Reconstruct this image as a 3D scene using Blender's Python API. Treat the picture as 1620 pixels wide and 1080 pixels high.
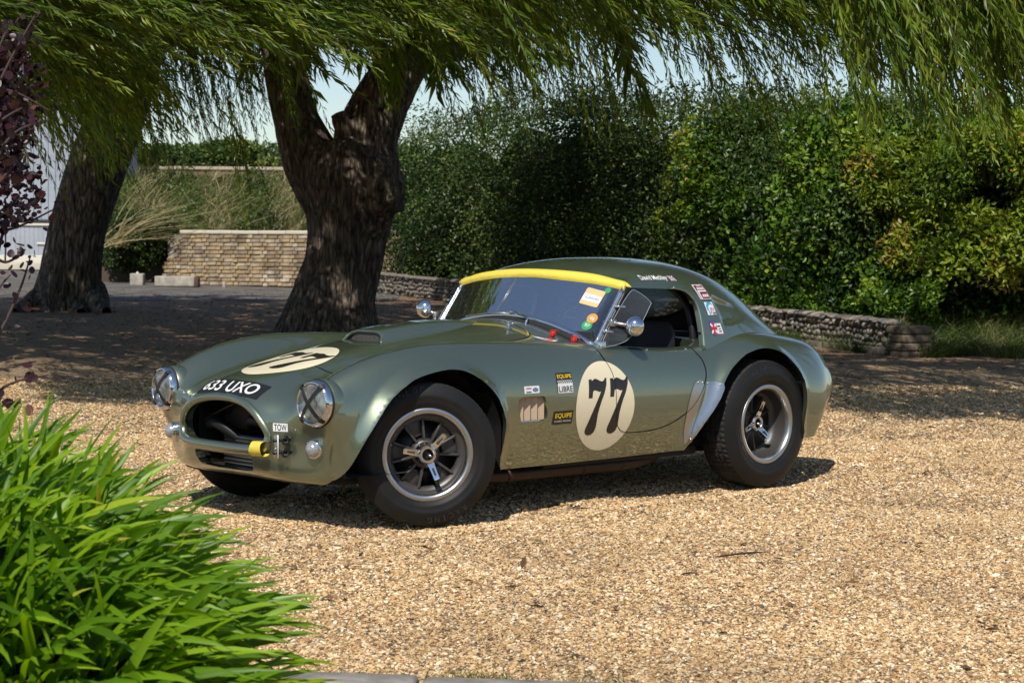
import bpy, bmesh, math, random
import numpy as np
from mathutils import Vector, Matrix
from mathutils.bvhtree import BVHTree
from mathutils.geometry import tessellate_polygon

PARTS = 'all'
for o in list(bpy.data.objects):
    bpy.data.objects.remove(o)
scene = bpy.context.scene
COL = scene.collection

# ------------------------------------------------------------------ camera
# world frame = car frame: x forward along the car, y to the car's left, z up
CAM = np.array([6.834, 7.391, 1.243])
_F = np.array([-0.67889, -0.73273, -0.04702]); _F /= np.linalg.norm(_F)
_R = np.cross(_F, [0, 0, 1]); _R /= np.linalg.norm(_R)
_U = np.cross(_R, _F)
_r = math.radians(0.43)
_R, _U = _R*math.cos(_r) + _U*math.sin(_r), _U*math.cos(_r) - _R*math.sin(_r)
cam_d = bpy.data.cameras.new('camera')
cam = bpy.data.objects.new('camera', cam_d); COL.objects.link(cam)
mw = Matrix.Identity(4)
for i in range(3):
    mw[i][0] = _R[i]; mw[i][1] = _U[i]; mw[i][2] = -_F[i]; mw[i][3] = CAM[i]
cam.matrix_world = mw
cam_d.sensor_width = 36.0
cam_d.lens = 3092.0/1620*36
cam_d.clip_end = 2000
cam_d.dof.use_dof = True
cam_d.dof.focus_distance = 9.2
cam_d.dof.aperture_fstop = 9.0
scene.camera = cam

# ------------------------------------------------------------------ light
SUN_AZ = math.radians(35.0)      # from +x (car nose) towards +y
SUN_EL = math.radians(50.0)
world = bpy.data.worlds.new('World'); scene.world = world; world.use_nodes = True
wn = world.node_tree.nodes; wl = world.node_tree.links
sky = wn.new('ShaderNodeTexSky'); sky.sky_type = 'NISHITA'; sky.sun_disc = False
sky.sun_elevation = SUN_EL
sky.sun_rotation = math.pi/2 - SUN_AZ
sky.air_density = 1.0; sky.dust_density = 0.3; sky.ozone_density = 1.2
wn['Background'].inputs['Strength'].default_value = 0.10
wl.new(sky.outputs['Color'], wn['Background'].inputs['Color'])
sun_d = bpy.data.lights.new('sun', 'SUN'); sun_d.energy = 4.4; sun_d.angle = math.radians(0.53)
sun_d.color = (1.0, 0.955, 0.88)
sun = bpy.data.objects.new('sun', sun_d); COL.objects.link(sun)
sdir = Vector((math.cos(SUN_EL)*math.cos(SUN_AZ), math.cos(SUN_EL)*math.sin(SUN_AZ), math.sin(SUN_EL)))
sun.rotation_euler = sdir.to_track_quat('Z', 'Y').to_euler()
sun.location = sdir*60
vs = scene.view_settings
vs.view_transform = 'Standard'; vs.look = 'None'; vs.exposure = 0.12; vs.gamma = 1.0
vs.use_curve_mapping = False
cy = scene.cycles
cy.max_bounces = 6; cy.diffuse_bounces = 2; cy.glossy_bounces = 3; cy.transmission_bounces = 3; cy.transparent_max_bounces = 10
cy.caustics_reflective = False; cy.caustics_refractive = False
cy.use_adaptive_sampling = True; cy.adaptive_threshold = 0.02; cy.use_denoising = True

# ------------------------------------------------------------------ helpers
RNG = np.random.default_rng(7)

def vp(depth, px):
    """ground-plan point at a camera depth (m along the view) and a sideways offset given as photo column"""
    a = _F*depth + _R*((px - 810)/3092.0*depth)
    return CAM[0] + a[0], CAM[1] + a[1]

def obj(name, me, mat=None, parent=None):
    o = bpy.data.objects.new(name, me); COL.objects.link(o)
    if mat is not None and me is not None and not len(me.materials):
        for m in (mat if isinstance(mat, (list, tuple)) else [mat]):
            me.materials.append(m)
    if parent is not None:
        o.parent = parent
    return o

def mesh(name, V, F, smooth=True, N=None, mi=None, cols=None):
    """V (n,3); F either an (m,k) int array or a list of polygons"""
    me = bpy.data.meshes.new(name)
    V = np.asarray(V, dtype=np.float32)
    me.vertices.add(len(V)); me.vertices.foreach_set('co', V.ravel())
    if isinstance(F, np.ndarray):
        m, k = F.shape
        idx = F.astype(np.int32).ravel(); start = np.arange(m, dtype=np.int32)*k
    else:
        idx = np.fromiter((i for f in F for i in f), dtype=np.int32)
        ln = np.fromiter((len(f) for f in F), dtype=np.int32)
        start = np.concatenate([[0], np.cumsum(ln)[:-1]]).astype(np.int32); m = len(F)
    me.loops.add(len(idx)); me.loops.foreach_set('vertex_index', idx)
    me.polygons.add(m); me.polygons.foreach_set('loop_start', start)
    if mi is not None:
        me.polygons.foreach_set('material_index', np.asarray(mi, dtype=np.int32))
    me.update(calc_edges=True)
    me.polygons.foreach_set('use_smooth', np.full(m, smooth))
    if cols is not None:
        a = me.attributes.new('tint', 'FLOAT', 'POINT')
        a.data.foreach_set('value', np.asarray(cols, dtype=np.float32))
    if N is not None:
        me.normals_split_custom_set_from_vertices([tuple(n) for n in N])
    me.validate()
    return me

class MB:
    def __init__(s): s.V = []; s.F = []; s.n = 0
    def add(s, V, F):
        V = np.asarray(V, float); s.V.append(V)
        s.F += [tuple(int(i) + s.n for i in f) for f in F]; s.n += len(V); return s
    def build(s, name, mat, parent=None, smooth=True, mat_world=None):
        V = np.concatenate(s.V)
        return obj(name, mesh(name, V, s.F, smooth), mat, parent)

def frame(axis):
    a = np.asarray(axis, float); a /= np.linalg.norm(a)
    h = np.array([0, 0, 1.0]) if abs(a[2]) < .9 else np.array([1.0, 0, 0])
    u = np.cross(h, a); u /= np.linalg.norm(u); v = np.cross(a, u)
    return u, v, a

def lathe(profile, segs, origin, axis, closed=False, a0=0, a1=2*math.pi):
    u, v, a = frame(axis); o = np.asarray(origin, float)
    full = abs(a1 - a0 - 2*math.pi) < 1e-6
    ns = segs if full else segs + 1
    th = a0 + (a1 - a0)*np.arange(ns)/segs
    ring = np.cos(th)[:, None]*u + np.sin(th)[:, None]*v
    V = np.concatenate([o + a*h + ring*r for r, h in profile])
    F = []; P = len(profile)
    for i in range(P if closed else P - 1):
        j = (i + 1) % P
        for k in range(segs):
            k2 = (k + 1) % ns
            F.append((i*ns + k, i*ns + k2, j*ns + k2, j*ns + k))
    return V, F

def tube(path, rad, segs=10, closed=False, caps=True):
    P = np.asarray(path, float); n = len(P)
    r = np.broadcast_to(np.asarray(rad, float), (n,))
    if closed:
        T = np.roll(P, -1, 0) - np.roll(P, 1, 0)
    else:
        T = np.gradient(P, axis=0)
    T /= np.linalg.norm(T, axis=1)[:, None] + 1e-12
    u, v, _ = frame(T[0]); V = []
    for i in range(n):
        u = u - T[i]*(u @ T[i]); u /= np.linalg.norm(u); v = np.cross(T[i], u)
        th = 2*math.pi*np.arange(segs)/segs
        V.append(P[i] + r[i]*(np.cos(th)[:, None]*u + np.sin(th)[:, None]*v))
    V = np.concatenate(V); F = []
    for i in range(n if closed else n - 1):
        j = (i + 1) % n
        for k in range(segs):
            k2 = (k + 1) % segs
            F.append((i*segs + k, i*segs + k2, j*segs + k2, j*segs + k))
    if caps and not closed:
        F.append(tuple(range(segs))[::-1]); F.append(tuple((n - 1)*segs + k for k in range(segs)))
    return V, F

def rbox(c, size, bev=0.005, axes=None, segs=2):
    bm = bmesh.new(); bmesh.ops.create_cube(bm, size=1.0)
    bmesh.ops.scale(bm, vec=size, verts=bm.verts)
    if bev > 0:
        bmesh.ops.bevel(bm, geom=bm.edges[:], offset=bev, segments=segs, profile=.5, affect='EDGES', clamp_overlap=True)
    V = np.array([v.co[:] for v in bm.verts]); bm.verts.index_update()
    F = [tuple(v.index for v in f.verts) for f in bm.faces]; bm.free()
    if axes is not None:
        A = np.asarray(axes, float); V = V @ A
    return V + np.asarray(c, float), F

def sphere(c, rad, nu=16, nv=10, squash=(1, 1, 1)):
    prof = [(math.sin(math.pi*i/nv)*1.0 + 1e-5, -math.cos(math.pi*i/nv)) for i in range(nv + 1)]
    V, F = lathe(prof, nu, (0, 0, 0), (0, 0, 1))
    return V*np.asarray(squash)*rad + np.asarray(c, float), F

def smooth_poly(pts, n=8, closed=True):
    P = np.asarray(pts, float); m = len(P); out = []
    rng = range(m) if closed else range(m - 1)
    for i in rng:
        g = (lambda k: P[k % m]) if closed else (lambda k: P[min(max(k, 0), m - 1)])
        p0, p1, p2, p3 = g(i - 1), g(i), g(i + 1), g(i + 2)
        for k in range(n):
            t = k/n
            out.append(.5*((2*p1) + (p2 - p0)*t + (2*p0 - 5*p1 + 4*p2 - p3)*t*t + (3*p1 - p0 - 3*p2 + p3)*t**3))
    if not closed: out.append(P[-1])
    return np.array(out)

def poly_sd(Q, P):
    """signed distance of 2-D points Q to the closed polygon P, negative inside"""
    Q = np.asarray(Q, float); P = np.asarray(P, float)
    d = np.full(len(Q), 1e9); ins = np.zeros(len(Q), bool)
    for a, b in zip(P, np.roll(P, -1, 0)):
        e = b - a; w = Q - a
        t = np.clip((w @ e)/(e @ e + 1e-12), 0, 1)
        d = np.minimum(d, np.hypot(*(w - t[:, None]*e).T))
        c = (a[1] > Q[:, 1]) != (b[1] > Q[:, 1])
        xi = a[0] + (Q[:, 1] - a[1])*(b[0] - a[0])/((b[1] - a[1]) if abs(b[1] - a[1]) > 1e-12 else 1e-12)
        ins ^= c & (Q[:, 0] < xi)
    return np.where(ins, -d, d)

def sstep(a, b, x):
    t = np.clip((x - a)/(b - a), 0, 1); return t*t*(3 - 2*t)

class Surf:
    def __init__(s, V, N, F): s.V = np.asarray(V, float); s.N = np.asarray(N, float); s.F = F
    def clip(s, val):
        """keep val > 0; returns (Surf, list of cut edges)"""
        val = np.where(np.abs(val) < 1e-7, 1e-7, val)
        V = list(s.V); N = list(s.N); pos = val > 0
        out = []; cuts = []; cache = {}
        def mid(i, j):
            k = (i, j) if i < j else (j, i)
            if k not in cache:
                t = val[i]/(val[i] - val[j])
                V.append(s.V[i] + (s.V[j] - s.V[i])*t)
                n = s.N[i] + (s.N[j] - s.N[i])*t; N.append(n/np.linalg.norm(n))
                cache[k] = len(V) - 1
            return cache[k]
        for f in s.F:
            p = [pos[i] for i in f]
            if all(p): out.append(f); continue
            if not any(p): continue
            g = []; ce = []
            for a in range(len(f)):
                i, j = f[a], f[(a + 1) % len(f)]
                if pos[i]: g.append(i)
                if pos[i] != pos[j]:
                    m = mid(i, j); g.append(m); ce.append(m)
            if len(g) >= 3: out.append(tuple(g))
            if len(ce) == 2: cuts.append((ce[0], ce[1]))
        used = sorted({i for f in out for i in f}); mp = {i: k for k, i in enumerate(used)}
        V = np.array(V)[used]; N = np.array(N)[used]
        return Surf(V, N, [tuple(mp[i] for i in f) for f in out]), [(mp[a], mp[b]) for a, b in cuts if a in mp and b in mp]
    def flange(s, cuts, fn, name=None):
        """strip along the cut edges; fn maps (V,N) to the folded positions"""
        ids = sorted({i for e in cuts for i in e}); mp = {i: k for k, i in enumerate(ids)}
        A = s.V[ids]; B = fn(A, s.N[ids]); n = len(ids)
        F = [(mp[a], mp[b], mp[b] + n, mp[a] + n) for a, b in cuts]
        return np.concatenate([A, B]), F
    def build(s, name, mat, parent):
        return obj(name, mesh(name, s.V, s.F, True, s.N), mat, parent)

def bspline_net(P, nu, nv, its=4):
    """P (U,W,3) points to pass through; returns dense grid (a,b,3)"""
    P = np.asarray(P, float); Q = P.copy()
    def pad(Q):
        Q = np.concatenate([2*Q[:1] - Q[1:2], Q, 2*Q[-1:] - Q[-2:-1]], 0)
        return np.concatenate([2*Q[:, :1] - Q[:, 1:2], Q, 2*Q[:, -1:] - Q[:, -2:-1]], 1)
    def at_knots(Q):
        E = pad(Q); S = (E[:-2] + 4*E[1:-1] + E[2:])/6
        return (S[:, :-2] + 4*S[:, 1:-1] + S[:, 2:])/6
    for _ in range(its): Q = Q + (P - at_knots(Q))
    E = pad(Q)
    def ev(E, n):
        m = E.shape[0] - 3; out = []
        for i in range(m):
            for k in range(n + (1 if i == m - 1 else 0)):
                t = k/n
                b = ((1 - t)**3/6, (3*t**3 - 6*t*t + 4)/6, (-3*t**3 + 3*t*t + 3*t + 1)/6, t**3/6)
                out.append(sum(b[j]*E[i + j] for j in range(4)))
        return np.array(out)
    G = ev(E, nu)
    return np.swapaxes(ev(np.swapaxes(G, 0, 1), nv), 0, 1)

def grid_surf(G):
    a, b, _ = G.shape
    du = np.gradient(G, axis=0); dv = np.gradient(G, axis=1)
    N = np.cross(du, dv); N /= np.linalg.norm(N, axis=2)[..., None] + 1e-12
    I = np.arange(a*b).reshape(a, b)
    F = np.stack([I[:-1, :-1], I[1:, :-1], I[1:, 1:], I[:-1, 1:]], -1).reshape(-1, 4)
    return Surf(G.reshape(-1, 3), N.reshape(-1, 3), [tuple(f) for f in F.tolist()])

def thing(name, label, cat, loc=(0, 0, 0), group=None):
    o = bpy.data.objects.new(name, None); COL.objects.link(o); o.location = loc
    o.empty_display_size = .2
    return tag(o, label, cat, group)

def tag(o, label=None, cat=None, group=None, kind=None):
    if label: o['label'] = label
    if cat: o['category'] = cat
    if group: o['group'] = group
    if kind: o['kind'] = kind
    return o

# ------------------------------------------------------------------ materials
def mat(name, col=(.5, .5, .5), rough=.5, metal=0.0, coat=0.0, **kw):
    m = bpy.data.materials.new(name); m.use_nodes = True
    b = m.node_tree.nodes['Principled BSDF']
    b.inputs['Base Color'].default_value = (*col, 1); b.inputs['Roughness'].default_value = rough
    b.inputs['Metallic'].default_value = metal
    if coat: b.inputs['Coat Weight'].default_value = coat; b.inputs['Coat Roughness'].default_value = .03
    for k, v in kw.items(): b.inputs[k].default_value = v
    return m

def nd(m, typ, **kw):
    n = m.node_tree.nodes.new(typ)
    for k, v in kw.items():
        if k.startswith('i_'): n.inputs[k[2:].replace('_', ' ')].default_value = v
        else: setattr(n, k, v)
    return n
def lk(m, a, b): m.node_tree.links.new(a, b)
def bsdf(m): return m.node_tree.nodes['Principled BSDF']
def ramp(m, fac, stops):
    r = nd(m, 'ShaderNodeValToRGB'); e = r.color_ramp.elements
    while len(e) < len(stops): e.new(.5)
    for k, (p, c) in enumerate(stops): e[k].position = p; e[k].color = (*c, 1)
    lk(m, fac, r.inputs['Fac']); return r.outputs['Color']
def noise(m, scale, detail=3, vec=None, rough=.55):
    n = nd(m, 'ShaderNodeTexNoise'); n.inputs['Scale'].default_value = scale; n.inputs['Detail'].default_value = detail
    n.inputs['Roughness'].default_value = rough
    if vec is not None: lk(m, vec, n.inputs['Vector'])
    return n
def bump(m, h, strength=.3, dist=.01):
    b = nd(m, 'ShaderNodeBump'); b.inputs['Strength'].default_value = strength; b.inputs['Distance'].default_value = dist
    lk(m, h, b.inputs['Height']); lk(m, b.outputs['Normal'], bsdf(m).inputs['Normal']); return b
def coords(m, which='Object'): return nd(m, 'ShaderNodeTexCoord').outputs[which]

# ================================================================== the setting
Fh = np.array([_F[0], _F[1]]); Fh /= np.linalg.norm(Fh)          # ground-plan view axis
Rh = np.array([Fh[1], -Fh[0]])
def plan(depth, lat):
    """ground-plan point from distance along the yard axis and sideways offset (m)"""
    d = np.asarray(depth, float); l = np.asarray(lat, float)
    return np.stack([CAM[0] + Fh[0]*d + Rh[0]*l, CAM[1] + Fh[1]*d + Rh[1]*l], -1)
def lat_of(px, depth): return (np.asarray(px, float) - 810)/3092*np.asarray(depth, float)
def depth_of(xy): return (np.asarray(xy)[..., 0] - CAM[0])*Fh[0] + (np.asarray(xy)[..., 1] - CAM[1])*Fh[1]
_TD = np.array([-60, 14, 17, 20, 24, 30, 36, 38.5, 46, 60, 120, 900.])
_TZ = np.array([0, 0, .03, .14, .22, .30, .42, .50, .80, 1.0, 1.2, 1.2])
def gz(depth): return np.interp(depth, _TD, _TZ)
def P3(px, depth, up=0.0):
    d = np.asarray(depth, float); xy = plan(d, lat_of(px, d)); return np.concatenate([xy, (gz(d) + up)[..., None]], -1)
WIND = np.array([Rh[0], Rh[1], 0.0])
TOCAM = np.array([-Fh[0], -Fh[1], 0.0])
UP = np.array([0, 0, 1.0])
def unit(v): return v/(np.linalg.norm(v, axis=-1, keepdims=True) + 1e-12)

def leaf_mat(name, stops, trans=.35, rough=.5, spec=.35):
    m = bpy.data.materials.new(name); m.use_nodes = True; nt = m.node_tree
    b = nt.nodes['Principled BSDF']; b.inputs['Roughness'].default_value = rough; b.inputs['Specular IOR Level'].default_value = spec
    at = nd(m, 'ShaderNodeAttribute', attribute_name='tint')
    c = ramp(m, at.outputs['Fac'], stops); lk(m, c, b.inputs['Base Color'])
    tr = nd(m, 'ShaderNodeBsdfTranslucent'); hs_ = nd(m, 'ShaderNodeHueSaturation'); hs_.inputs['Saturation'].default_value = 1.15; hs_.inputs['Value'].default_value = 1.5
    lk(m, c, hs_.inputs['Color']); lk(m, hs_.outputs['Color'], tr.inputs['Color'])
    mx = nd(m, 'ShaderNodeMixShader'); mx.inputs[0].default_value = trans
    lk(m, b.outputs['BSDF'], mx.inputs[1]); lk(m, tr.outputs['BSDF'], mx.inputs[2])
    lk(m, mx.outputs['Shader'], nt.nodes['Material Output'].inputs['Surface'])
    return m

def leaf_mesh(name, P, D, Nn, L, W, tint, six=False, curl=.12):
    """P base, D direction, Nn leaf normal, all (n,3); returns a mesh of folded leaves"""
    n = len(P); D = unit(D); S = unit(np.cross(D, Nn)); Nn = np.cross(S, D)
    L = L[:, None]; W = W[:, None]; f = W*.22
    if not six:
        V = np.stack([P, P + D*L*.42 + S*W*.5 + Nn*f, P + D*L - Nn*L*curl, P + D*L*.42 - S*W*.5 + Nn*f], 1).reshape(-1, 3)
        b = (np.arange(n)*4)[:, None]
        F = np.concatenate([b + [0, 1, 2], b + [0, 2, 3]], 0)
        t = np.repeat(tint, 4)
    else:
        V = np.stack([P, P + D*L*.25 + S*W*.40 + Nn*f*.7, P + D*L*.65 + S*W*.46 + Nn*f*.7, P + D*L - Nn*L*curl, P + D*L*.65 - S*W*.46 + Nn*f*.7, P + D*L*.25 - S*W*.40 + Nn*f*.7], 1).reshape(-1, 3)
        b = (np.arange(n)*6)[:, None]
        F = np.concatenate([b + [0, 1, 2, 3], b + [0, 3, 4, 5]], 0)
        t = np.repeat(tint, 6)
    return mesh(name, V, F, False, None, None, t)

def rnd(n): return RNG.normal(size=(n, 3))

# ------------------------------------------------------------------ ground
def ground_material():
    m = mat('gravel_ground', (.4, .3, .2), .9)
    co = coords(m, 'Object')
    v = nd(m, 'ShaderNodeTexVoronoi'); v.inputs['Scale'].default_value = 78; lk(m, co, v.inputs['Vector'])
    v2 = nd(m, 'ShaderNodeTexVoronoi'); v2.inputs['Scale'].default_value = 150; lk(m, co, v2.inputs['Vector'])
    sp = nd(m, 'ShaderNodeSeparateColor'); lk(m, v.outputs['Color'], sp.inputs['Color'])
    stones = ramp(m, sp.outputs[0], [(0.0, (.06, .045, .03)), (.15, (.16, .10, .055)), (.40, (.27, .18, .095)), (.65, (.36, .255, .15)), (.85, (.44, .34, .22)), (1.0, (.20, .13, .07))])  # soil tone, darkened to paint in the shadow between the loose stones
    big = noise(m, .55, 4, co); med = noise(m, 4.0, 3, co)
    mul = nd(m, 'ShaderNodeMix', data_type='RGBA', blend_type='MULTIPLY'); mul.inputs['Factor'].default_value = 1
    lk(m, stones, mul.inputs[6]); lk(m, ramp(m, big.outputs['Fac'], [(.3, (.82, .80, .78)), (.7, (1.08, 1.05, 1.0))]), mul.inputs[7])
    # leaf litter and soil under the trees, tarmac beyond: follows the place (yard depth)
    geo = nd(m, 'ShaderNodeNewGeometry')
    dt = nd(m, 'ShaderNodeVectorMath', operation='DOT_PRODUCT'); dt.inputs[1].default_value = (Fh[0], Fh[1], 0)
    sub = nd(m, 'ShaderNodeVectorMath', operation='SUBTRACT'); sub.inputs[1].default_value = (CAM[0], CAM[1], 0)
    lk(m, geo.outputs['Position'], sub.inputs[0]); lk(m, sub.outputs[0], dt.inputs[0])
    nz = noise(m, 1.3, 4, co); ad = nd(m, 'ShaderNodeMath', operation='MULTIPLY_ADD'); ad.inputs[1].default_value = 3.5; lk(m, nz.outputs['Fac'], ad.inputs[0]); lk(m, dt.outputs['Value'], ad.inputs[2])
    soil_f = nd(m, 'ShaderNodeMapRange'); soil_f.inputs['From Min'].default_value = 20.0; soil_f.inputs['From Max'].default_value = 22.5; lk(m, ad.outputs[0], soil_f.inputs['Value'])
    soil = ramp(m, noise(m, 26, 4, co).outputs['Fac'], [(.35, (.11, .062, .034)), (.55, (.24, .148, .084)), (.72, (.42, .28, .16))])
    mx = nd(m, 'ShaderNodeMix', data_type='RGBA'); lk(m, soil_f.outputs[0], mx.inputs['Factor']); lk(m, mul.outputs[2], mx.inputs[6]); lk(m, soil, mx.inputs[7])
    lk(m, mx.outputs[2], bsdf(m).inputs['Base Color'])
    inv = nd(m, 'ShaderNodeMath', operation='SUBTRACT'); inv.inputs[0].default_value = 1.0; lk(m, v.outputs['Distance'], inv.inputs[1])
    b = bump(m, inv.outputs[0], .9, .010)
    b2 = nd(m, 'ShaderNodeBump'); b2.inputs['Strength'].default_value = .5; b2.inputs['Distance'].default_value = .03; lk(m, med.outputs['Fac'], b2.inputs['Height']); lk(m, b2.outputs['Normal'], b.inputs['Normal'])
    return m
dd_ = np.concatenate([np.linspace(-60, 2, 12), np.arange(3, 16, .12), np.arange(16, 48, 1.0), np.geomspace(49, 880, 16)])
ll_ = np.concatenate([-np.geomspace(400, 7, 12), np.arange(-6.5, 6.6, .12), np.geomspace(7, 400, 12)])
DD, LL = np.meshgrid(dd_, ll_, indexing='ij')
def rough(d, l):
    """gentle humps and the ruts that cars have worn in the drive"""
    p = plan(d, l); x, y = p[..., 0], p[..., 1]
    h = .007*np.sin(d*2.1 + l*1.3) + .006*np.sin(l*3.3 - d*.9) + .004*np.sin(d*5.3 + 2*np.sin(l*2.2)) + .004*np.sin(l*6.1 + d*3.1)
    yc = y + .05*x*np.where(x > 1.2, (x - 1.2)*.5, 0) + np.where(x < -1.2, .03*(x + 1.2)**2, 0)
    for o_ in (.67, -.67):
        q = (yc - o_)/.16; h = h - .016*np.exp(-q*q)*(np.abs(x) > .2) + .008*np.exp(-((np.abs(q) - 1.9)/.7)**2)
    return h*((d > 3) & (d < 16))*sstep(0, 1, np.minimum(d - 3, 16 - d))
xy = plan(DD, LL); zz = gz(DD) + rough(DD, LL)
I = np.arange(DD.size).reshape(DD.shape)
F_ = np.stack([I[:-1, :-1], I[:-1, 1:], I[1:, 1:], I[1:, :-1]], -1).reshape(-1, 4)[:, ::-1]
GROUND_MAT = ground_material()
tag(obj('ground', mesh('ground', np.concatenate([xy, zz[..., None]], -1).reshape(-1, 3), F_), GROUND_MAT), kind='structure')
def gzz(d, l): return gz(d) + rough(d, l)

# tarmac lane behind the trees
rm = mat('tarmac', (.10, .105, .11), .85)
n = noise(rm, 2.0, 5, coords(rm)); lk(rm, ramp(rm, n.outputs['Fac'], [(.3, (.065, .056, .046)), (.5, (.105, .095, .082)), (.7, (.16, .14, .115))]), bsdf(rm).inputs['Base Color'])
n = noise(rm, 90, 3, coords(rm)); bump(rm, n.outputs['Fac'], .4, .01)
dr = np.linspace(32.5, 43.5, 14); lr = np.linspace(-14, -2.0, 14)
DR, LR = np.meshgrid(dr, lr, indexing='ij'); jag = .25*np.sin(LR*2.3) + .15*np.sin(LR*5.1)
DR = DR + np.where(np.arange(14)[:, None] == 0, jag, 0)
V = np.concatenate([plan(DR, LR), (gz(DR) + .008)[..., None]], -1).reshape(-1, 3)
I = np.arange(196).reshape(14, 14); F_ = np.stack([I[:-1, :-1], I[1:, :-1], I[1:, 1:], I[:-1, 1:]], -1).reshape(-1, 4)
tag(obj('lane', mesh('lane', V, F_), rm), kind='structure')

# ------------------------------------------------------------------ loose gravel (far too many stones to count)
def pebbles():
    pts = []; scl = []
    for d0, d1, dens in ((4.4, 6.5, 13500), (6.5, 9.5, 10500), (9.5, 13.0, 6000), (13.0, 17.5, 2800)):
        area = (d1 - d0)*(d0 + d1)/2*.56
        n = int(area*dens); d = np.sqrt(RNG.uniform(d0*d0, d1*d1, n)); l = RNG.uniform(-.29, .29, n)*d
        pts.append(np.concatenate([plan(d, l), (gzz(d, l) + RNG.uniform(-.002, .004, n))[:, None]], -1))
        scl.append(np.clip(RNG.lognormal(-5.42, .36, n), .0022, .014)*(1 + .04*(d - 5)))
    P = np.concatenate(pts); S = np.concatenate(scl)
    me = bpy.data.meshes.new('loose_gravel'); me.vertices.add(len(P)); me.vertices.foreach_set('co', P.astype(np.float32).ravel())
    a = me.attributes.new('size', 'FLOAT', 'POINT'); a.data.foreach_set('value', S.astype(np.float32))
    me.update()
    pm = mat('pebble', (.5, .4, .25), .7)
    oi = nd(pm, 'ShaderNodeObjectInfo')
    c = ramp(pm, oi.outputs['Random'], [(0.0, (.060, .048, .040)), (.05, (.15, .11, .08)), (.12, (.32, .175, .075)), (.28, (.46, .28, .12)), (.42, (.56, .385, .20)), (.57, (.64, .47, .265)), (.70, (.48, .30, .14)), (.80, (.72, .57, .35)), (.93, (.82, .72, .54)), (1.0, (.40, .32, .24))])
    pn = noise(pm, .9, 4, oi.outputs['Location']); mu = nd(pm, 'ShaderNodeMix', data_type='RGBA', blend_type='MULTIPLY'); mu.inputs['Factor'].default_value = 1
    lk(pm, c, mu.inputs[6]); lk(pm, ramp(pm, pn.outputs['Fac'], [(.32, (.82, .78, .70)), (.5, (1.06, 1.02, .94)), (.68, (1.16, 1.11, 1.01))]), mu.inputs[7])
    lk(pm, mu.outputs[2], bsdf(pm).inputs['Base Color'])
    o = obj('loose_gravel', me, pm)
    ng = bpy.data.node_groups.new('scatter_gravel', 'GeometryNodeTree')
    ng.interface.new_socket('Geometry', in_out='INPUT', socket_type='NodeSocketGeometry'); ng.interface.new_socket('Geometry', in_out='OUTPUT', socket_type='NodeSocketGeometry')
    N = ng.nodes; Lk = ng.links.new
    gi = N.new('NodeGroupInput'); go = N.new('NodeGroupOutput')
    ico = N.new('GeometryNodeMeshIcoSphere'); ico.inputs['Radius'].default_value = 1.0; ico.inputs['Subdivisions'].default_value = 1
    ns = N.new('ShaderNodeTexNoise'); ns.inputs['Scale'].default_value = .9
    sub = N.new('ShaderNodeVectorMath'); sub.operation = 'SUBTRACT'; sub.inputs[1].default_value = (.5, .5, .5); Lk(ns.outputs['Color'], sub.inputs[0])
    sp = N.new('GeometryNodeSetPosition'); Lk(ico.outputs[0], sp.inputs[0]); Lk(sub.outputs[0], sp.inputs['Offset'])
    sm = N.new('GeometryNodeSetMaterial'); sm.inputs['Material'].default_value = pm; Lk(sp.outputs[0], sm.inputs[0])
    ip = N.new('GeometryNodeInstanceOnPoints'); Lk(gi.outputs[0], ip.inputs['Points']); Lk(sm.outputs[0], ip.inputs['Instance'])
    rr = N.new('FunctionNodeRandomValue'); rr.data_type = 'FLOAT_VECTOR'; rr.inputs[0].default_value = (-.5, -.5, -3.2); rr.inputs[1].default_value = (.5, .5, 3.2); Lk(rr.outputs[0], ip.inputs['Rotation'])
    rs = N.new('FunctionNodeRandomValue'); rs.data_type = 'FLOAT_VECTOR'; rs.inputs[0].default_value = (.8, .55, .38); rs.inputs[1].default_value = (1.5, 1.15, .75); rs.inputs['Seed'].default_value = 5
    na = N.new('GeometryNodeInputNamedAttribute'); na.data_type = 'FLOAT'; na.inputs['Name'].default_value = 'size'
    vm = N.new('ShaderNodeVectorMath'); vm.operation = 'SCALE'; Lk(rs.outputs[0], vm.inputs[0]); Lk(na.outputs[0], vm.inputs['Scale']); Lk(vm.outputs[0], ip.inputs['Scale'])
    Lk(ip.outputs[0], go.inputs[0])
    md = o.modifiers.new('scatter', 'NODES'); md.node_group = ng
    tag(o, 'loose tan and cream gravel covering the drive', 'gravel', kind='stuff')
if PARTS == 'all' : pebbles()

# fallen leaves on the shaded ground
n = 7600; d = np.concatenate([RNG.uniform(16.5, 36, 7100), 5 + 11*RNG.random(500)**.6]); l = RNG.uniform(-.30, .32, n)*d
P = np.concatenate([plan(d, l), (gz(d) + np.where(d > 32, .035, .014))[:, None]], -1)
lit = leaf_mat('dead_leaf', [(0, (.10, .06, .03)), (.4, (.22, .13, .06)), (.8, (.36, .24, .12)), (1, (.16, .15, .06))], .1, .8)
D = rnd(n)*[1, 1, .12]; me = leaf_mesh('leaf_litter', P, D, rnd(n)*.35 + UP, RNG.uniform(.03, .075, n), RNG.uniform(.012, .03, n), RNG.random(n))
tag(obj('leaf_litter', me, lit), 'brown fallen leaves strewn over the shaded ground', 'leaves', kind='stuff')

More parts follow.
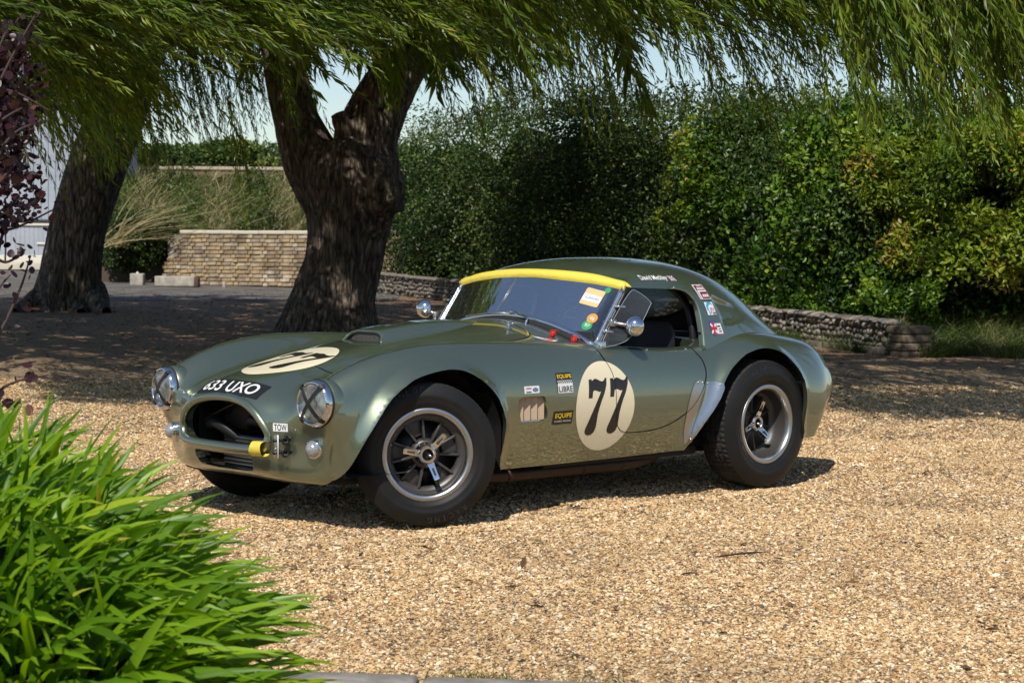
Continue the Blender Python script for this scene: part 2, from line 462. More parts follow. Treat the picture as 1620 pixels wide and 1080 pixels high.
# ------------------------------------------------------------------ bark and trunks
def bark_mat(name, c0, c1, c2):
    m = mat(name, c1, .92); co = coords(m)
    mp = nd(m, 'ShaderNodeMapping'); mp.inputs['Scale'].default_value = (11, 11, 2.2); lk(m, co, mp.inputs['Vector'])
    n1 = noise(m, 1.6, 6, mp.outputs['Vector'], .62)
    lk(m, ramp(m, n1.outputs['Fac'], [(.34, c0), (.52, c1), (.70, c2)]), bsdf(m).inputs['Base Color'])
    v = nd(m, 'ShaderNodeTexVoronoi', feature='DISTANCE_TO_EDGE'); v.inputs['Scale'].default_value = 1.5; lk(m, mp.outputs['Vector'], v.inputs['Vector'])
    mm = nd(m, 'ShaderNodeMath', operation='MULTIPLY_ADD'); mm.inputs[1].default_value = .8; lk(m, v.outputs['Distance'], mm.inputs[0]); lk(m, n1.outputs['Fac'], mm.inputs[2])
    bump(m, mm.outputs[0], 1.0, .09)
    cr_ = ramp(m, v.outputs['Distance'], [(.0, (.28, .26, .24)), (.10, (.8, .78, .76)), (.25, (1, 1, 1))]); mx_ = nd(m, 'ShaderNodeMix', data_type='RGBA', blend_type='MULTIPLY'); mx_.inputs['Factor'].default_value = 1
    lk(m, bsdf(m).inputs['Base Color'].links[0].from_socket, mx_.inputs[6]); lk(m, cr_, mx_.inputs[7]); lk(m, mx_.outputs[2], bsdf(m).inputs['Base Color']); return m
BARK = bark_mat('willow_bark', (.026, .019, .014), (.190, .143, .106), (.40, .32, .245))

def limb(path, radii, nseg=96, nring=90, ridge=.03, lump=.05, seed=0, flute=0.0):
    """organic tapered limb along a path with bark furrows as geometry"""
    rg = np.random.default_rng(seed)
    Pp = smooth_poly(path, 24, False); rr = np.interp(np.linspace(0, 1, len(Pp)), np.linspace(0, 1, len(radii)), radii)
    t = np.linspace(0, 1, nring); s = np.linspace(0, 1, len(Pp))
    C = np.stack([np.interp(t, s, Pp[:, i]) for i in range(3)], -1); R = np.interp(t, s, rr)
    T = unit(np.gradient(C, axis=0)); u = unit(np.cross(T[0], [0.3, 1, .1])); V = []
    th = 2*math.pi*np.arange(nseg)/nseg
    A = [(rg.integers(2, 6), rg.uniform(1, 5), rg.uniform(0, 6.28)) for _ in range(5)]
    Bq = [(rg.integers(22, 46), rg.uniform(2, 9), rg.uniform(0, 6.28)) for _ in range(9)]
    for i in range(nring):
        u = unit(u - T[i]*(u @ T[i])); v = np.cross(T[i], u)
        r = np.ones(nseg)
        for k, f, ph in A: r += lump/2*np.sin(k*th + f*t[i]*3 + ph)
        q = np.zeros(nseg)
        for k, f, ph in Bq: q += np.sin(k*th + f*math.sin(t[i]*3 + ph) + ph)
        r += ridge*np.clip(q/3.0, -1, 1) + flute*(1 - t[i])**6*(np.sin(5*th + 1.3)*.5 + .5)
        r += rg.normal(size=nseg)*ridge*.18
        V.append(C[i] + R[i]*(r*np.cos(th))[:, None]*u + R[i]*(r*np.sin(th))[:, None]*v)
    V = np.concatenate(V); I = np.arange(nring*nseg).reshape(nring, nseg)
    J = np.roll(I, -1, 1); F = np.stack([I[:-1], J[:-1], J[1:], I[1:]], -1).reshape(-1, 4)
    return V, F
def burr(c, r, seed):
    rg = np.random.default_rng(seed); V, F = sphere((0, 0, 0), 1.0, 40, 26)
    d = unit(V); q = np.zeros(len(V))
    for _ in range(10):
        k = rg.normal(size=3)*3; q += np.sin(d @ k*2.2 + rg.uniform(0, 6))*.6
    return np.asarray(c) + V*(1 + .035*q)[:, None]*np.asarray(r), F

def strands(starts, dirs, lens, wind, gravity, leaf, spacing=.034, jitter=.25, cut=None):
    """hanging willow shoots: returns leaf arrays and stem polylines"""
    n = len(starts); K_ = 14
    P = [starts]; d = unit(dirs)
    step = lens/(K_ - 1); Ds = [d]
    for k in range(1, K_):
        pull = (-UP*gravity + WIND*wind[:, None] + rnd(n)*jitter*.35)
        d = unit(d + pull*(1.4/K_)); P.append(P[-1] + d*step[:, None]); Ds.append(d)
    P = np.stack(P, 1); Ds = np.stack(Ds, 1)
    nl = np.maximum((lens/spacing).astype(int), 6)
    idx = np.repeat(np.arange(n), nl); m = len(idx)
    pos = np.concatenate([np.linspace(.08, 1, k) for k in nl])*(K_ - 1)
    i0 = np.minimum(pos.astype(int), K_ - 2); fr = (pos - i0)[:, None]
    B = P[idx, i0]*(1 - fr) + P[idx, i0 + 1]*fr; T = Ds[idx, i0]
    sidev = unit(np.cross(T, rnd(m))); spread = RNG.uniform(.25, .85, m)[:, None]
    D = T + sidev*spread - UP*.10
    tintS = RNG.random(n); tint = np.clip(tintS[idx]*.6 + RNG.random(m)*.4, 0, 1)
    L = leaf*RNG.uniform(.65, 1.2, m)*(1.0 - .35*(pos/(K_ - 1))**4); W = L*RNG.uniform(.13, .21, m)
    return B, D, rnd(m)*.7 + sidev, L, W, tint, P

def stems_mesh(name, P, r):
    """thin three-sided twigs for all shoots"""
    n, k, _ = P.shape; T = unit(np.gradient(P, axis=1)); u = unit(np.cross(T, [.31, .52, .79])); v = np.cross(T, u)
    rr = (r*np.linspace(1, .35, k))[None, :, None]
    rings = [P + rr*(math.cos(a)*u + math.sin(a)*v) for a in (0, 2.094, 4.189)]
    V = np.stack(rings, 2).reshape(-1, 3); I = np.arange(n*k*3).reshape(n, k, 3); J = np.roll(I, -1, 2)
    F = np.stack([I[:, :-1], J[:, :-1], J[:, 1:], I[:, 1:]], -1).reshape(-1, 4)
    return mesh(name, V, F, True)

WILLOW = leaf_mat('willow_leaf', [(0, (.036, .070, .007)), (.35, (.085, .148, .011)), (.7, (.170, .250, .018)), (.92, (.28, .33, .045)), (1, (.38, .34, .06))], .40, .40, .45)
TWIG = mat('willow_twig', (.075, .062, .016), .7)
def zone(n, px, py, dep, ang, length, wind, grav, tocam=.1, spread=.25, weight=None):
    """shoots whose roots lie in a box of the crown; ang = fall angle below the wind direction"""
    d = RNG.uniform(*dep, n); x = RNG.uniform(*px, n); y = RNG.uniform(*py, n)
    S = np.concatenate([plan(d, lat_of(x, d)), (CAM[2] + (394 - y)/3092*d)[:, None]], -1)
    a = np.radians(RNG.normal(ang, 12, n))
    D = WIND*np.cos(a)[:, None] - UP*np.sin(a)[:, None] + TOCAM*RNG.normal(tocam, spread, n)[:, None] + rnd(n)*.10
    return S, D, RNG.uniform(*length, n), np.full(n, wind)*RNG.uniform(.6, 1.3, n), grav
def crown(parent, zones, leaf):
    A = [[] for _ in range(6)]; St = []
    for z in zones:
        S, D, L, w, g, lf = z
        o = strands(S, D, L, w, g, lf)
        for q in range(6): A[q].append(o[q])
        St.append(o[6])
    A = [np.concatenate(q) for q in A]
    me = leaf_mesh('crown', *A)
    c = obj('crown', me, WILLOW, parent)
    sh_ = obj('shoots', stems_mesh('shoots', np.concatenate(St), .0035), TWIG, parent); sh_['kind'] = 'stuff'
    return c

def willow_left():
    t = thing('willow_tree', 'dark leaning willow by the white barn, the one without a fork', 'tree', P3(106, 29.0))
    o = np.array(t.location)
    def q(px, py, d=29.0):
        p = plan(d, lat_of(px, d)); return np.array([p[0], p[1], CAM[2] + (394 - py)/3092*d]) - o
    V, F = limb([q(100, 520), q(104, 488), q(112, 440), q(122, 380), q(140, 310), q(158, 250), q(185, 180), q(215, 100), q(240, -20)], [.60, .50, .43, .41, .42, .42, .40, .36, .30], 140, 120, .022, .045, 3, .30)
    tr = obj('trunk', mesh('trunk', V, F), BARK, t)
    rt = MB()
    for a, b in (((80, 470), (20, 497)), ((118, 478), (128, 500)), ((140, 470), (168, 498))):
        V, F = limb([q(*a), q((a[0] + b[0])/2, (a[1] + b[1])/2 + 6, 28.6), q(*b, 28.3)], [.26, .17, .07], 40, 30, .04, .08, int(a[0])); obj('root', mesh('root', V, F), BARK, t)
    for pa in ([q(185, 190), q(120, 90), q(20, -30), q(-80, -120)], [q(225, 80), q(330, 10), q(430, -60)]):
        V, F = limb(pa, [.28, .20, .12], 60, 50, .03, .05, 9); obj('limb', mesh('limb', V, F), BARK, t)
    Z = []
    def add(z, leaf=.10): S, D, L, w, g = z; Z.append((S - o, D, L, w, g, leaf))
    add(zone(1000, (-260, 380), (-190, 20), (13.0, 14.8), 13, (.7, 1.3), .78, .34, .25), .135)
    add(zone(400, (-260, 390), (-190, 0), (15.0, 18.5), 18, (.8, 1.4), .70, .45, .25), .12)
    add(zone(200, (-180, 170), (0, 95), (15, 20), 32, (.5, 1.0), .5, .7, .2), .12)
    add(zone(190, (-160, 200), (40, 140), (14, 18), 46, (.55, 1.05), .42, .85, .15), .12)
    add(zone(260, (-120, 230), (-60, 95), (19, 27), 62, (.8, 1.5), .22, 1.0, .05))
    add(zone(170, (200, 450), (0, 95), (19, 27), 70, (.6, 1.3), .22, 1.1, .05))
    add(zone(34, (70, 210), (110, 170), (16, 24), 66, (.6, 1.0), .3, 1.1, .05))
    add(zone(8, (330, 380), (110, 170), (17, 20), 66, (.8, 1.2), .18, 1.1, .05))
    # unseen crown above the frame, oversized leaves added to shade trunk and ground
    n = 1500; d = RNG.uniform(15.4, 28, n); l = RNG.uniform(-9, -.6, n)
    S = np.concatenate([plan(d, l), (3.9 + RNG.random(n)*3.0 + .06*(d - 15))[:, None]], -1)
    Z.append((S - o, rnd(n) - UP*.3 + WIND*.6, RNG.uniform(.9, 1.8, n), np.full(n, .4), .6, .36))
    n = 420; d = RNG.uniform(20, 28.5, n); l = RNG.uniform(-10, -6, n)  # more unseen shoots, added only to shade the left trunk
    S = np.concatenate([plan(d, l), (4.2 + RNG.random(n)*3.0 + .06*(d - 15))[:, None]], -1)
    Z.append((S - o, rnd(n) - UP*.3 + WIND*.6, RNG.uniform(.9, 1.8, n), np.full(n, .4), .6, .36))
    crown(t, Z, .1)
def willow_mid():
    t = thing('willow_tree', 'big forked willow with a burr on its trunk behind the car', 'tree', P3(525, 24.0))
    o = np.array(t.location)
    def q(px, py, d=24.0):
        p = plan(d, lat_of(px, d)); return np.array([p[0], p[1], CAM[2] + (394 - py)/3092*d]) - o
    V, F = limb([q(520, 560), q(522, 525), q(528, 470), q(540, 420), q(548, 375), q(553, 330), q(548, 285), q(540, 245), q(535, 225)], [.68, .60, .485, .46, .475, .56, .60, .52, .36], 190, 150, .017, .03, 21, .22)
    obj('trunk', mesh('trunk', V, F), BARK, t)
    V, F = limb([q(556, 372), q(526, 312), q(490, 250), q(466, 190), q(452, 130), q(440, 60), q(405, -30)], [.22, .40, .36, .28, .255, .24, .20], 130, 100, .020, .03, 22); obj('limb', mesh('limb', V, F), BARK, t)
    V, F = limb([q(578, 340), q(574, 285), q(577, 230), q(592, 185), q(614, 140), q(655, 85), q(700, 30), q(730, -30)], [.46, .45, .38, .36, .33, .24, .18, .16], 140, 110, .020, .04, 23); obj('limb', mesh('limb', V, F), BARK, t)
    V, F = burr(q(596, 298, 23.72), (.33, .33, .40), 5); obj('burr', mesh('burr', V, F), BARK, t)
    V, F = limb([q(548, 215, 23.8), q(538, 192, 23.75), q(534, 182, 23.75)], [.16, .11, .085], 40, 16, .03, .06, 8); V[-40:] = V[-40:]; obj('pruned_stub', mesh('pruned_stub', V, F.tolist() + [tuple(range(15*40, 16*40))]), BARK, t)
    hole = mat('knot_hole', (.006, .005, .004), 1.0)
    for (hx, hy, dd2, rr) in ((601, 298, 23.36, .045), (600, 172, 23.66, .04)):
        V, F = sphere(q(hx, hy, dd2), rr, 14, 10, (1, 1, 1.3)); MB().add(V, F).build('knot_hole', hole, t)
    V, F = limb([q(690, 40), q(800, -30, 22), q(1000, -110, 19), q(1250, -170, 17)], [.17, .15, .11, .08], 50, 50, .03, .05, 24); obj('limb', mesh('limb', V, F), BARK, t)
    Z = []
    def add(z, leaf=.10): S, D, L, w, g = z; Z.append((S - o, D, L, w, g, leaf))
    add(zone(320, (330, 590), (-190, -15), (13.6, 15.6), 20, (.7, 1.2), .60, .45, .2), .13)
    add(zone(110, (330, 640), (-150, 0), (16, 21), 30, (.6, 1.1), .45, .6, .1))
    add(zone(90, (470, 740), (-120, 25), (19, 24), 52, (.6, 1.2), .30, .9, .1))
    add(zone(520, (690, 1210), (-250, -75), (13.1, 15.0), 30, (.8, 1.4), .60, .58, .2), .135)
    add(zone(250, (790, 1230), (-250, -75), (15.2, 18), 34, (.8, 1.35), .55, .65, .2), .12)
    add(zone(170, (630, 960), (-100, 30), (17, 23), 70, (.7, 1.3), .16, 1.0, .05))
    add(zone(140, (950, 1330), (-120, 5), (15, 19), 54, (.7, 1.1), .36, .9, .1))
    add(zone(60, (800, 1250), (0, 90), (15, 18), 66, (.5, .9), .25, 1.1, .1))
    add(zone(500, (1270, 1720), (-260, -35), (12.6, 14.2), 68, (.8, 1.35), .26, .95, .1), .135)
    add(zone(300, (1290, 1720), (-260, -45), (14.3, 17), 66, (.8, 1.35), .28, .95, .1), .12)
    add(zone(150, (1480, 1720), (-20, 55), (14, 17), 58, (.5, .8), .45, .8, .1))
    add(zone(10, (690, 760), (60, 140), (15.5, 18), 60, (.6, .9), .3, 1.1, .05))
    n = 1550; d = RNG.uniform(14.6, 29, n); l = RNG.uniform(-1.8, 8.5, n)  # unseen crown above the frame, big leaves added to cast shade
    S = np.concatenate([plan(d, l), (3.8 + RNG.random(n)*2.8 + .06*(d - 15))[:, None]], -1)
    keep = (l < .7) | ((d < 16.4) & (RNG.random(n) < .9))  # added crown is cut back on the right so sun reaches the hedge
    S = S[keep]; n = len(S)
    Z.append((S - o, rnd(n) - UP*.3 + WIND*.6, RNG.uniform(.9, 1.8, n), np.full(n, .4), .6, .36))
    crown(t, Z, .1)
willow_left(); willow_mid()

# ------------------------------------------------------------------ leafy masses
def clumps(centres, radii, per, leafL, leafW, tints, squash=.85, origin=(0, 0, 0), name='foliage', material=None, parent=None, six=False, out=.8):
    C = np.asarray(centres, float) - np.asarray(origin); R = np.asarray(radii, float); n = len(C)
    idx = np.repeat(np.arange(n), np.maximum((per*(R/R.mean())**2).astype(int), 6)); m = len(idx)
    d = unit(rnd(m) + TOCAM*.45 + UP*.25)
    P = C[idx] + d*(R[idx]*(.55 + .5*RNG.random(m)**.6))[:, None]*[1, 1, squash]
    D = unit(d*.5 + rnd(m)*.7 + UP*.1); Nn = d*out + rnd(m)*.9 + UP*.4
    t = np.clip(np.asarray(tints)[idx] + RNG.normal(size=m)*.14, 0, 1)
    return obj(name, leaf_mesh(name, P, D, Nn, RNG.uniform(*leafL, m), RNG.uniform(*leafW, m), t, six), material, parent)
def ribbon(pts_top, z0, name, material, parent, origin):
    """dark sheet added inside a hedge to block light and stand for its shade"""
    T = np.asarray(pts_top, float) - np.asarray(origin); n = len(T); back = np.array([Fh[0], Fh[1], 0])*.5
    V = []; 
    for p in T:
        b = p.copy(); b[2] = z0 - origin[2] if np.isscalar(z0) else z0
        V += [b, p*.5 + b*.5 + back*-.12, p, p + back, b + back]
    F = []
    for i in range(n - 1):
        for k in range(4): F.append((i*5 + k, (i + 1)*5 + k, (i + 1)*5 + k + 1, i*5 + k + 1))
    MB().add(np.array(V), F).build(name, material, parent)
CORE = mat('hedge_core', (.012, .013, .007), .95)  # near-black stand-in for the shade inside the foliage
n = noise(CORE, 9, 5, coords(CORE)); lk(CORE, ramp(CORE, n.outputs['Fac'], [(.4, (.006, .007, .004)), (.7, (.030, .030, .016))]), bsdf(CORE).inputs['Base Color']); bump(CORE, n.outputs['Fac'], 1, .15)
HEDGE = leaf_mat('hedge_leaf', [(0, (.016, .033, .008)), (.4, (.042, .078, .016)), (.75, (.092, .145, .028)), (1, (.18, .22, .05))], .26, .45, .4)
BRIGHT = leaf_mat('bright_leaf', [(0, (.018, .045, .006)), (.4, (.065, .145, .014)), (.75, (.165, .285, .024)), (1, (.30, .38, .05))], .32, .42, .45)
YELLOW = leaf_mat('yellowing_leaf', [(0, (.030, .060, .008)), (.35, (.11, .18, .016)), (.7, (.25, .33, .028)), (.9, (.42, .43, .05)), (1, (.36, .24, .07))], .35, .45, .4)
DRY = leaf_mat('dry_stalk', [(0, (.05, .085, .018)), (.4, (.11, .14, .035)), (.75, (.25, .22, .09)), (1, (.40, .33, .19))], .25, .7, .2)
def hpath(px):
    """line along the foot of the hedge: near on the right, far on the left"""
    d = np.interp(px, [560, 700, 1000, 1250, 1450, 1700, 1900], [38.5, 35.5, 28.5, 24.2, 22.2, 21.4, 21.2]); return d
def top_py(px): return np.interp(px, [560, 620, 660, 720, 800, 900, 1000, 1060, 1200, 1300, 1400, 1500, 1620, 1800], [300, 250, 215, 195, 178, 172, 170, 172, 182, 188, 190, 180, 168, 160])
def bank(name, label, cat, pxr, pyr, n, rad, per, leafL, leafW, tint, material, doff=0.0, group=None, mask=None, six=False, core=False, vary=.30):
    px = RNG.uniform(*pxr, n); d = hpath(px) + doff
    top = top_py(px) if pyr[0] is None else np.full(n, pyr[0]); bot = 394 + (CAM[2] - gz(d))*3092/d if pyr[1] is None else np.full(n, pyr[1])
    if pyr[0] is None: top = top + 15*np.sin(px*.047) + 11*np.sin(px*.113 + 1) + RNG.normal(size=n)*9
    f = RNG.random(n)**.9; py = top + (bot - top)*f
    if mask is not None:
        k = mask(px, py); px, py, d, f = px[k], py[k], d[k], f[k]; n = len(px)
    R = RNG.uniform(*rad, n)
    d = d + RNG.normal(size=n)*.22 - .35*np.sin(f*3.1) + R*.3
    P = np.concatenate([plan(d, lat_of(px, d)), (CAM[2] + (394 - py)/3092*d)[:, None]], -1)
    P[:, 2] = np.maximum(P[:, 2], gz(d) + .05)
    mid = (pxr[0] + pxr[1])/2; t = thing(name, label, cat, P3(mid, float(hpath(mid) + doff)), group); o = np.array(t.location)
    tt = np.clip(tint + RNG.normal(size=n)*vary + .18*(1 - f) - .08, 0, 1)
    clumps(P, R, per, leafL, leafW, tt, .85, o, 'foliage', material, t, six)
    return t, o
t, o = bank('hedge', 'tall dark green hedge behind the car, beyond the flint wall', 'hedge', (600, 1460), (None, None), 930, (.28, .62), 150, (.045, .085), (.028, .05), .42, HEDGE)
pxs = np.linspace(575, 1900, 70); ds = hpath(pxs) + .95
tops = np.concatenate([plan(ds, lat_of(pxs, ds)), (CAM[2] + (394 - top_py(pxs) - 44 - 10*np.sin(pxs*.05) - 9*RNG.normal(size=70))/3092*ds)[:, None]], -1)
ribbon(tops, .0, 'shade_core', CORE, t, o)
# loose sprigs breaking the top line
def sprigs(parent, o, pxr, n, material, lh=(.25, .6), doff=.3, leaf=.06):
    px = RNG.uniform(*pxr, n); d = hpath(px) + doff + RNG.normal(size=n)*.3
    z = CAM[2] + (394 - top_py(px) - 18)/3092*d
    S = np.concatenate([plan(d, lat_of(px, d)), z[:, None]], -1) - o
    out = strands(S, UP + rnd(n)*.35, RNG.uniform(*lh, n), np.full(n, .12), -.1, leaf, .035)
    B_, D_, N_, L_, W_, t_, St = out
    spo = obj('sprigs', leaf_mesh('sprigs', B_, D_ + rnd(len(B_))*.35, N_, L_, W_*2.6, t_, False), material, parent)
    spo['kind'] = 'stuff'; two = obj('twigs', stems_mesh('twigs', St, .004), TWIG, parent); two['kind'] = 'stuff'
sprigs(t, o, (610, 1460), 600, HEDGE)
t, o = bank('shrub', 'bright green leafy shrub over the end of the flint wall', 'shrub', (1110, 1430), (None, None), 330, (.16, .46), 175, (.05, .09), (.036, .062), .46, BRIGHT, -.35, None, lambda x, y: (y > 195) & (np.sin(x*.021 + y*.017) + np.sin(y*.031 - x*.013) + .55 > 0), True)
sprigs(t, o, (1110, 1440), 260, BRIGHT)
t, o = bank('shrub', 'yellowing shrub under the hanging willow at the right edge', 'shrub', (1370, 1720), (205, 430), 300, (.14, .36), 160, (.055, .10), (.026, .045), .48, YELLOW, -.45, None, lambda x, y: (np.sin(x*.027 - y*.02) + np.sin(y*.041 + x*.011) + .25 > 0), True)
bank('ivy', 'dark ivy climbing behind the yellowing shrub', 'ivy', (1380, 1740), (None, None), 260, (.25, .5), 130, (.05, .09), (.035, .06), .22, BRIGHT, .45)
bank('shrub', 'narrow yellow-leaved climber at the edge of the dark hedge', 'shrub', (1035, 1125), (195, 410), 70, (.08, .20), 60, (.05, .08), (.03, .045), .44, YELLOW, -.65, None, lambda x, y: np.abs(x - 1085 + (y - 300)*.12) < 38)
bank('shrub', 'low green bramble spilling over the flint wall', 'shrub', (1190, 1470), (440, 512), 150, (.07, .19), 110, (.04, .075), (.03, .05), .36, BRIGHT, -.55)

# ------------------------------------------------------------------ verge at the right end of the wall
def tuft_mesh(name, P, H, lean, W, tint, seg=3):
    n = len(P); D = unit(UP + lean); S = unit(np.cross(D, rnd(n))); V = []
    for k in range(seg + 1):
        f = k/seg; c = P + D*(H*f)[:, None] + lean*(H*f*f)[:, None]*.8 - UP*(H*f*f*.18)[:, None]; w = (W*(1 - f)**.7*.5)[:, None]
        V += [c + S*w, c - S*w]
    V = np.stack(V, 1).reshape(-1, 3); b = (np.arange(n)*(2*seg + 2))[:, None]
    F = np.concatenate([b + [2*k, 2*k + 1, 2*k + 3, 2*k + 2] for k in range(seg)], 0)
    return mesh(name, V, F, False, None, None, np.repeat(tint, 2*seg + 2))
GRASS = leaf_mat('grass_blade', [(0, (.03, .055, .012)), (.45, (.075, .115, .022)), (.75, (.18, .19, .06)), (1, (.40, .33, .18))], .3, .5, .3)
n = 11000; px = np.concatenate([RNG.uniform(1405, 1700, 9500), RNG.uniform(1180, 1420, 1500)]); d = np.where(px < 1405, hpath(px) - 2.0, 20.45) + RNG.random(n)*np.where(px < 1405, .25, 1.4) + .15*np.sin(px*.05); xyv = plan(d, lat_of(px, d))
P = np.concatenate([xyv, (gz(d) + np.where(px < 1405, 0, np.clip(d - 20.6, 0, 9)*.28) - .02)[:, None]], -1)
pat = .5 + .3*np.sin(px*.045) + .25*np.sin(px*.11 + d*3)
ob = tag(obj('verge_grass', tuft_mesh('verge_grass', P, RNG.uniform(.08, .34, n), rnd(n)*.35*[1, 1, .2] + WIND*.15, RNG.uniform(.006, .014, n), np.clip(pat*.75 + RNG.normal(size=n)*.2, 0, 1)), GRASS), 'rough grass and weeds on the verge past the wall end', 'grass', kind='stuff')
pxs2 = np.linspace(1432, 1720, 20); V = []
for x in pxs2:
    for dd3, up in ((20.55, -.03), (21.0, .10 + .03*math.sin(x)), (21.8, .30), (22.6, .5)):
        V.append(P3(x, dd3, up))
soil = mat('verge_soil', (.06, .045, .028), .95)
I = np.arange(80).reshape(20, 4); F_ = np.stack([I[:-1, :-1], I[:-1, 1:], I[1:, 1:], I[1:, :-1]], -1).reshape(-1, 4)
tag(obj('verge', mesh('verge', np.array(V), F_), soil), kind='structure')

# ------------------------------------------------------------------ flint wall, stone by stone
def flint_wall():
    A = (1420, 20.55); Bq = (570, 37.0); nP = 200
    a2 = plan(A[1], lat_of(A[0], A[1])); b2 = plan(Bq[1], lat_of(Bq[0], Bq[1])); Lw = np.linalg.norm(b2 - a2); e = (b2 - a2)/Lw
    nrm = np.array([-e[1], e[0]]); nrm = nrm if nrm @ Fh < 0 else -nrm      # towards the yard
    t = thing('flint_wall', 'low coursed flint wall running behind the car', 'wall', (*a2, float(gz(20.55)))); o = np.array(t.location)
    mort = mat('lime_mortar', (.24, .20, .155), .95)
    n = noise(mort, 14, 5, coords(mort)); lk(mort, ramp(mort, n.outputs['Fac'], [(.35, (.085, .068, .05)), (.7, (.20, .17, .13))]), bsdf(mort).inputs['Base Color']); bump(mort, n.outputs['Fac'], .8, .02)
    H = .33
    V = []
    for k in range(41):
        p = a2 + e*Lw*k/40; zb = gz(depth_of(p))
        for off, z in ((.0, -.1), (.0, H - .03), (-.30, H - .03), (-.30, -.1)): V.append((*(p + nrm*off), zb + z))
    V = np.array(V) - o; F = []
    for k in range(40):
        for j in range(4): F.append((k*4 + j, k*4 + (j + 1) % 4, k*4 + 4 + (j + 1) % 4, k*4 + 4 + j))
    F.append((0, 1, 2, 3)); MB().add(V, F).build('mortar_core', mort, t, False)
    bases = []
    cols = [(.21, .18, .145), (.145, .13, .115), (.28, .24, .20), (.085, .08, .075), (.19, .145, .105), (.34, .31, .26)]
    fm = []
    for c in cols:
        m = mat('flint', c, .55); n = noise(m, 30, 3, coords(m)); lk(m, ramp(m, n.outputs['Fac'], [(.35, tuple(.55*q for q in c)), (.65, c), (.85, tuple(min(1.35*q, .7) for q in c))]), bsdf(m).inputs['Base Color']); fm.append(m)
    protos = []
    for k in range(10):
        V, F = sphere((0, 0, 0), 1, 8, 5); V = V*(1 + .14*RNG.normal(size=(len(V), 1)))
        protos.append(mesh('flint', V, F, True)); protos[-1].materials.append(fm[k % 6])
    far = MB(); count = 0; s = .03; rows = 5; pit = H/rows
    M_ = Matrix(((e[0], nrm[0], 0, 0), (e[1], nrm[1], 0, 0), (0, 0, 1, 0), (0, 0, 0, 1)))
    items = []
    for r in range(rows + 1):
        s = RNG.uniform(0, .08)
        while s < Lw:
            w = RNG.uniform(.042, .092)*(1.15 if r == rows else 1)
            items.append((s + w/2, r, w)); s += w*1.04
    items.sort(key=lambda q: q[0])
    for s_, r, w in items:
        p = a2 + e*s_; dep = depth_of(p); z = gz(dep) + pit*(r + .5) - (.012 if r == rows else 0)
        off = RNG.uniform(-.006, .022) if r < rows else -.02; z += RNG.normal()*(.011 if r < rows else .004)
        if r == 0 and RNG.random() < .6: continue
        pos = np.array([*(p + nrm*off), z]) - o; sc = (w*.52, RNG.uniform(.03, .045) if r < rows else .11, pit*RNG.uniform(.40, .58))
        pr = protos[int(RNG.integers(10))]
        if count < 300 and s_ > .12:
            ob = obj('flint', pr, None, t); ob.location = pos; ob.rotation_euler = (RNG.normal()*.1, RNG.normal()*.15, math.atan2(e[1], e[0]) + RNG.normal()*.1); ob.scale = sc; count += 1
        else:
            V = np.array([v.co[:] for v in pr.vertices])*sc; V = V @ np.array([[e[0], e[1], 0], [nrm[0], nrm[1], 0], [0, 0, 1]])
            far.add(V + pos, [tuple(q.vertices) for q in pr.polygons])
    fo = far.build('far_flints', fm[0], t); fo['kind'] = 'stuff'
    # stone quoins at the near end, concrete footing, drain
    qm = mat('quoin_stone', (.22, .165, .115), .9); n = noise(qm, 12, 4, coords(qm)); bump(qm, n.outputs['Fac'], .5, .02); lk(qm, ramp(qm, n.outputs['Fac'], [(.35, (.075, .056, .038)), (.7, (.19, .145, .10))]), bsdf(qm).inputs['Base Color'])
    z0 = gz(20.5) - .03
    for k in range(4):
        wdt = .34 if k % 2 else .25
        c = np.array([*(a2 + e*(wdt/2 - .20) + nrm*(-.12)), z0 + .045 + k*.088]) - o
        MB().add(*rbox(c, (wdt, .36, .085), .018, [(*e, 0), (*nrm, 0), (0, 0, 1)])).build('quoin', qm, t)
    for k in range(4):
        c = np.array([*(a2 + e*(.45 + k*.62) + nrm*.03), z0 + .05 + .004*k]) - o
        MB().add(*rbox(c, (.60, .10, .13), .015, [(*e, 0), (*nrm, 0), (0, 0, 1)])).build('footing_block', mort, t)
    c = np.array([*(a2 + e*.98 + nrm*.085), z0 + .05]) - o
    MB().add(*lathe([(.001, -.02), (.028, -.02), (.03, .01), (.036, .01), (.036, -.02)], 18, c, (*nrm, 0))).build('drain_pipe', mat('drain_black', (.01, .01, .01), .8), t)
flint_wall()

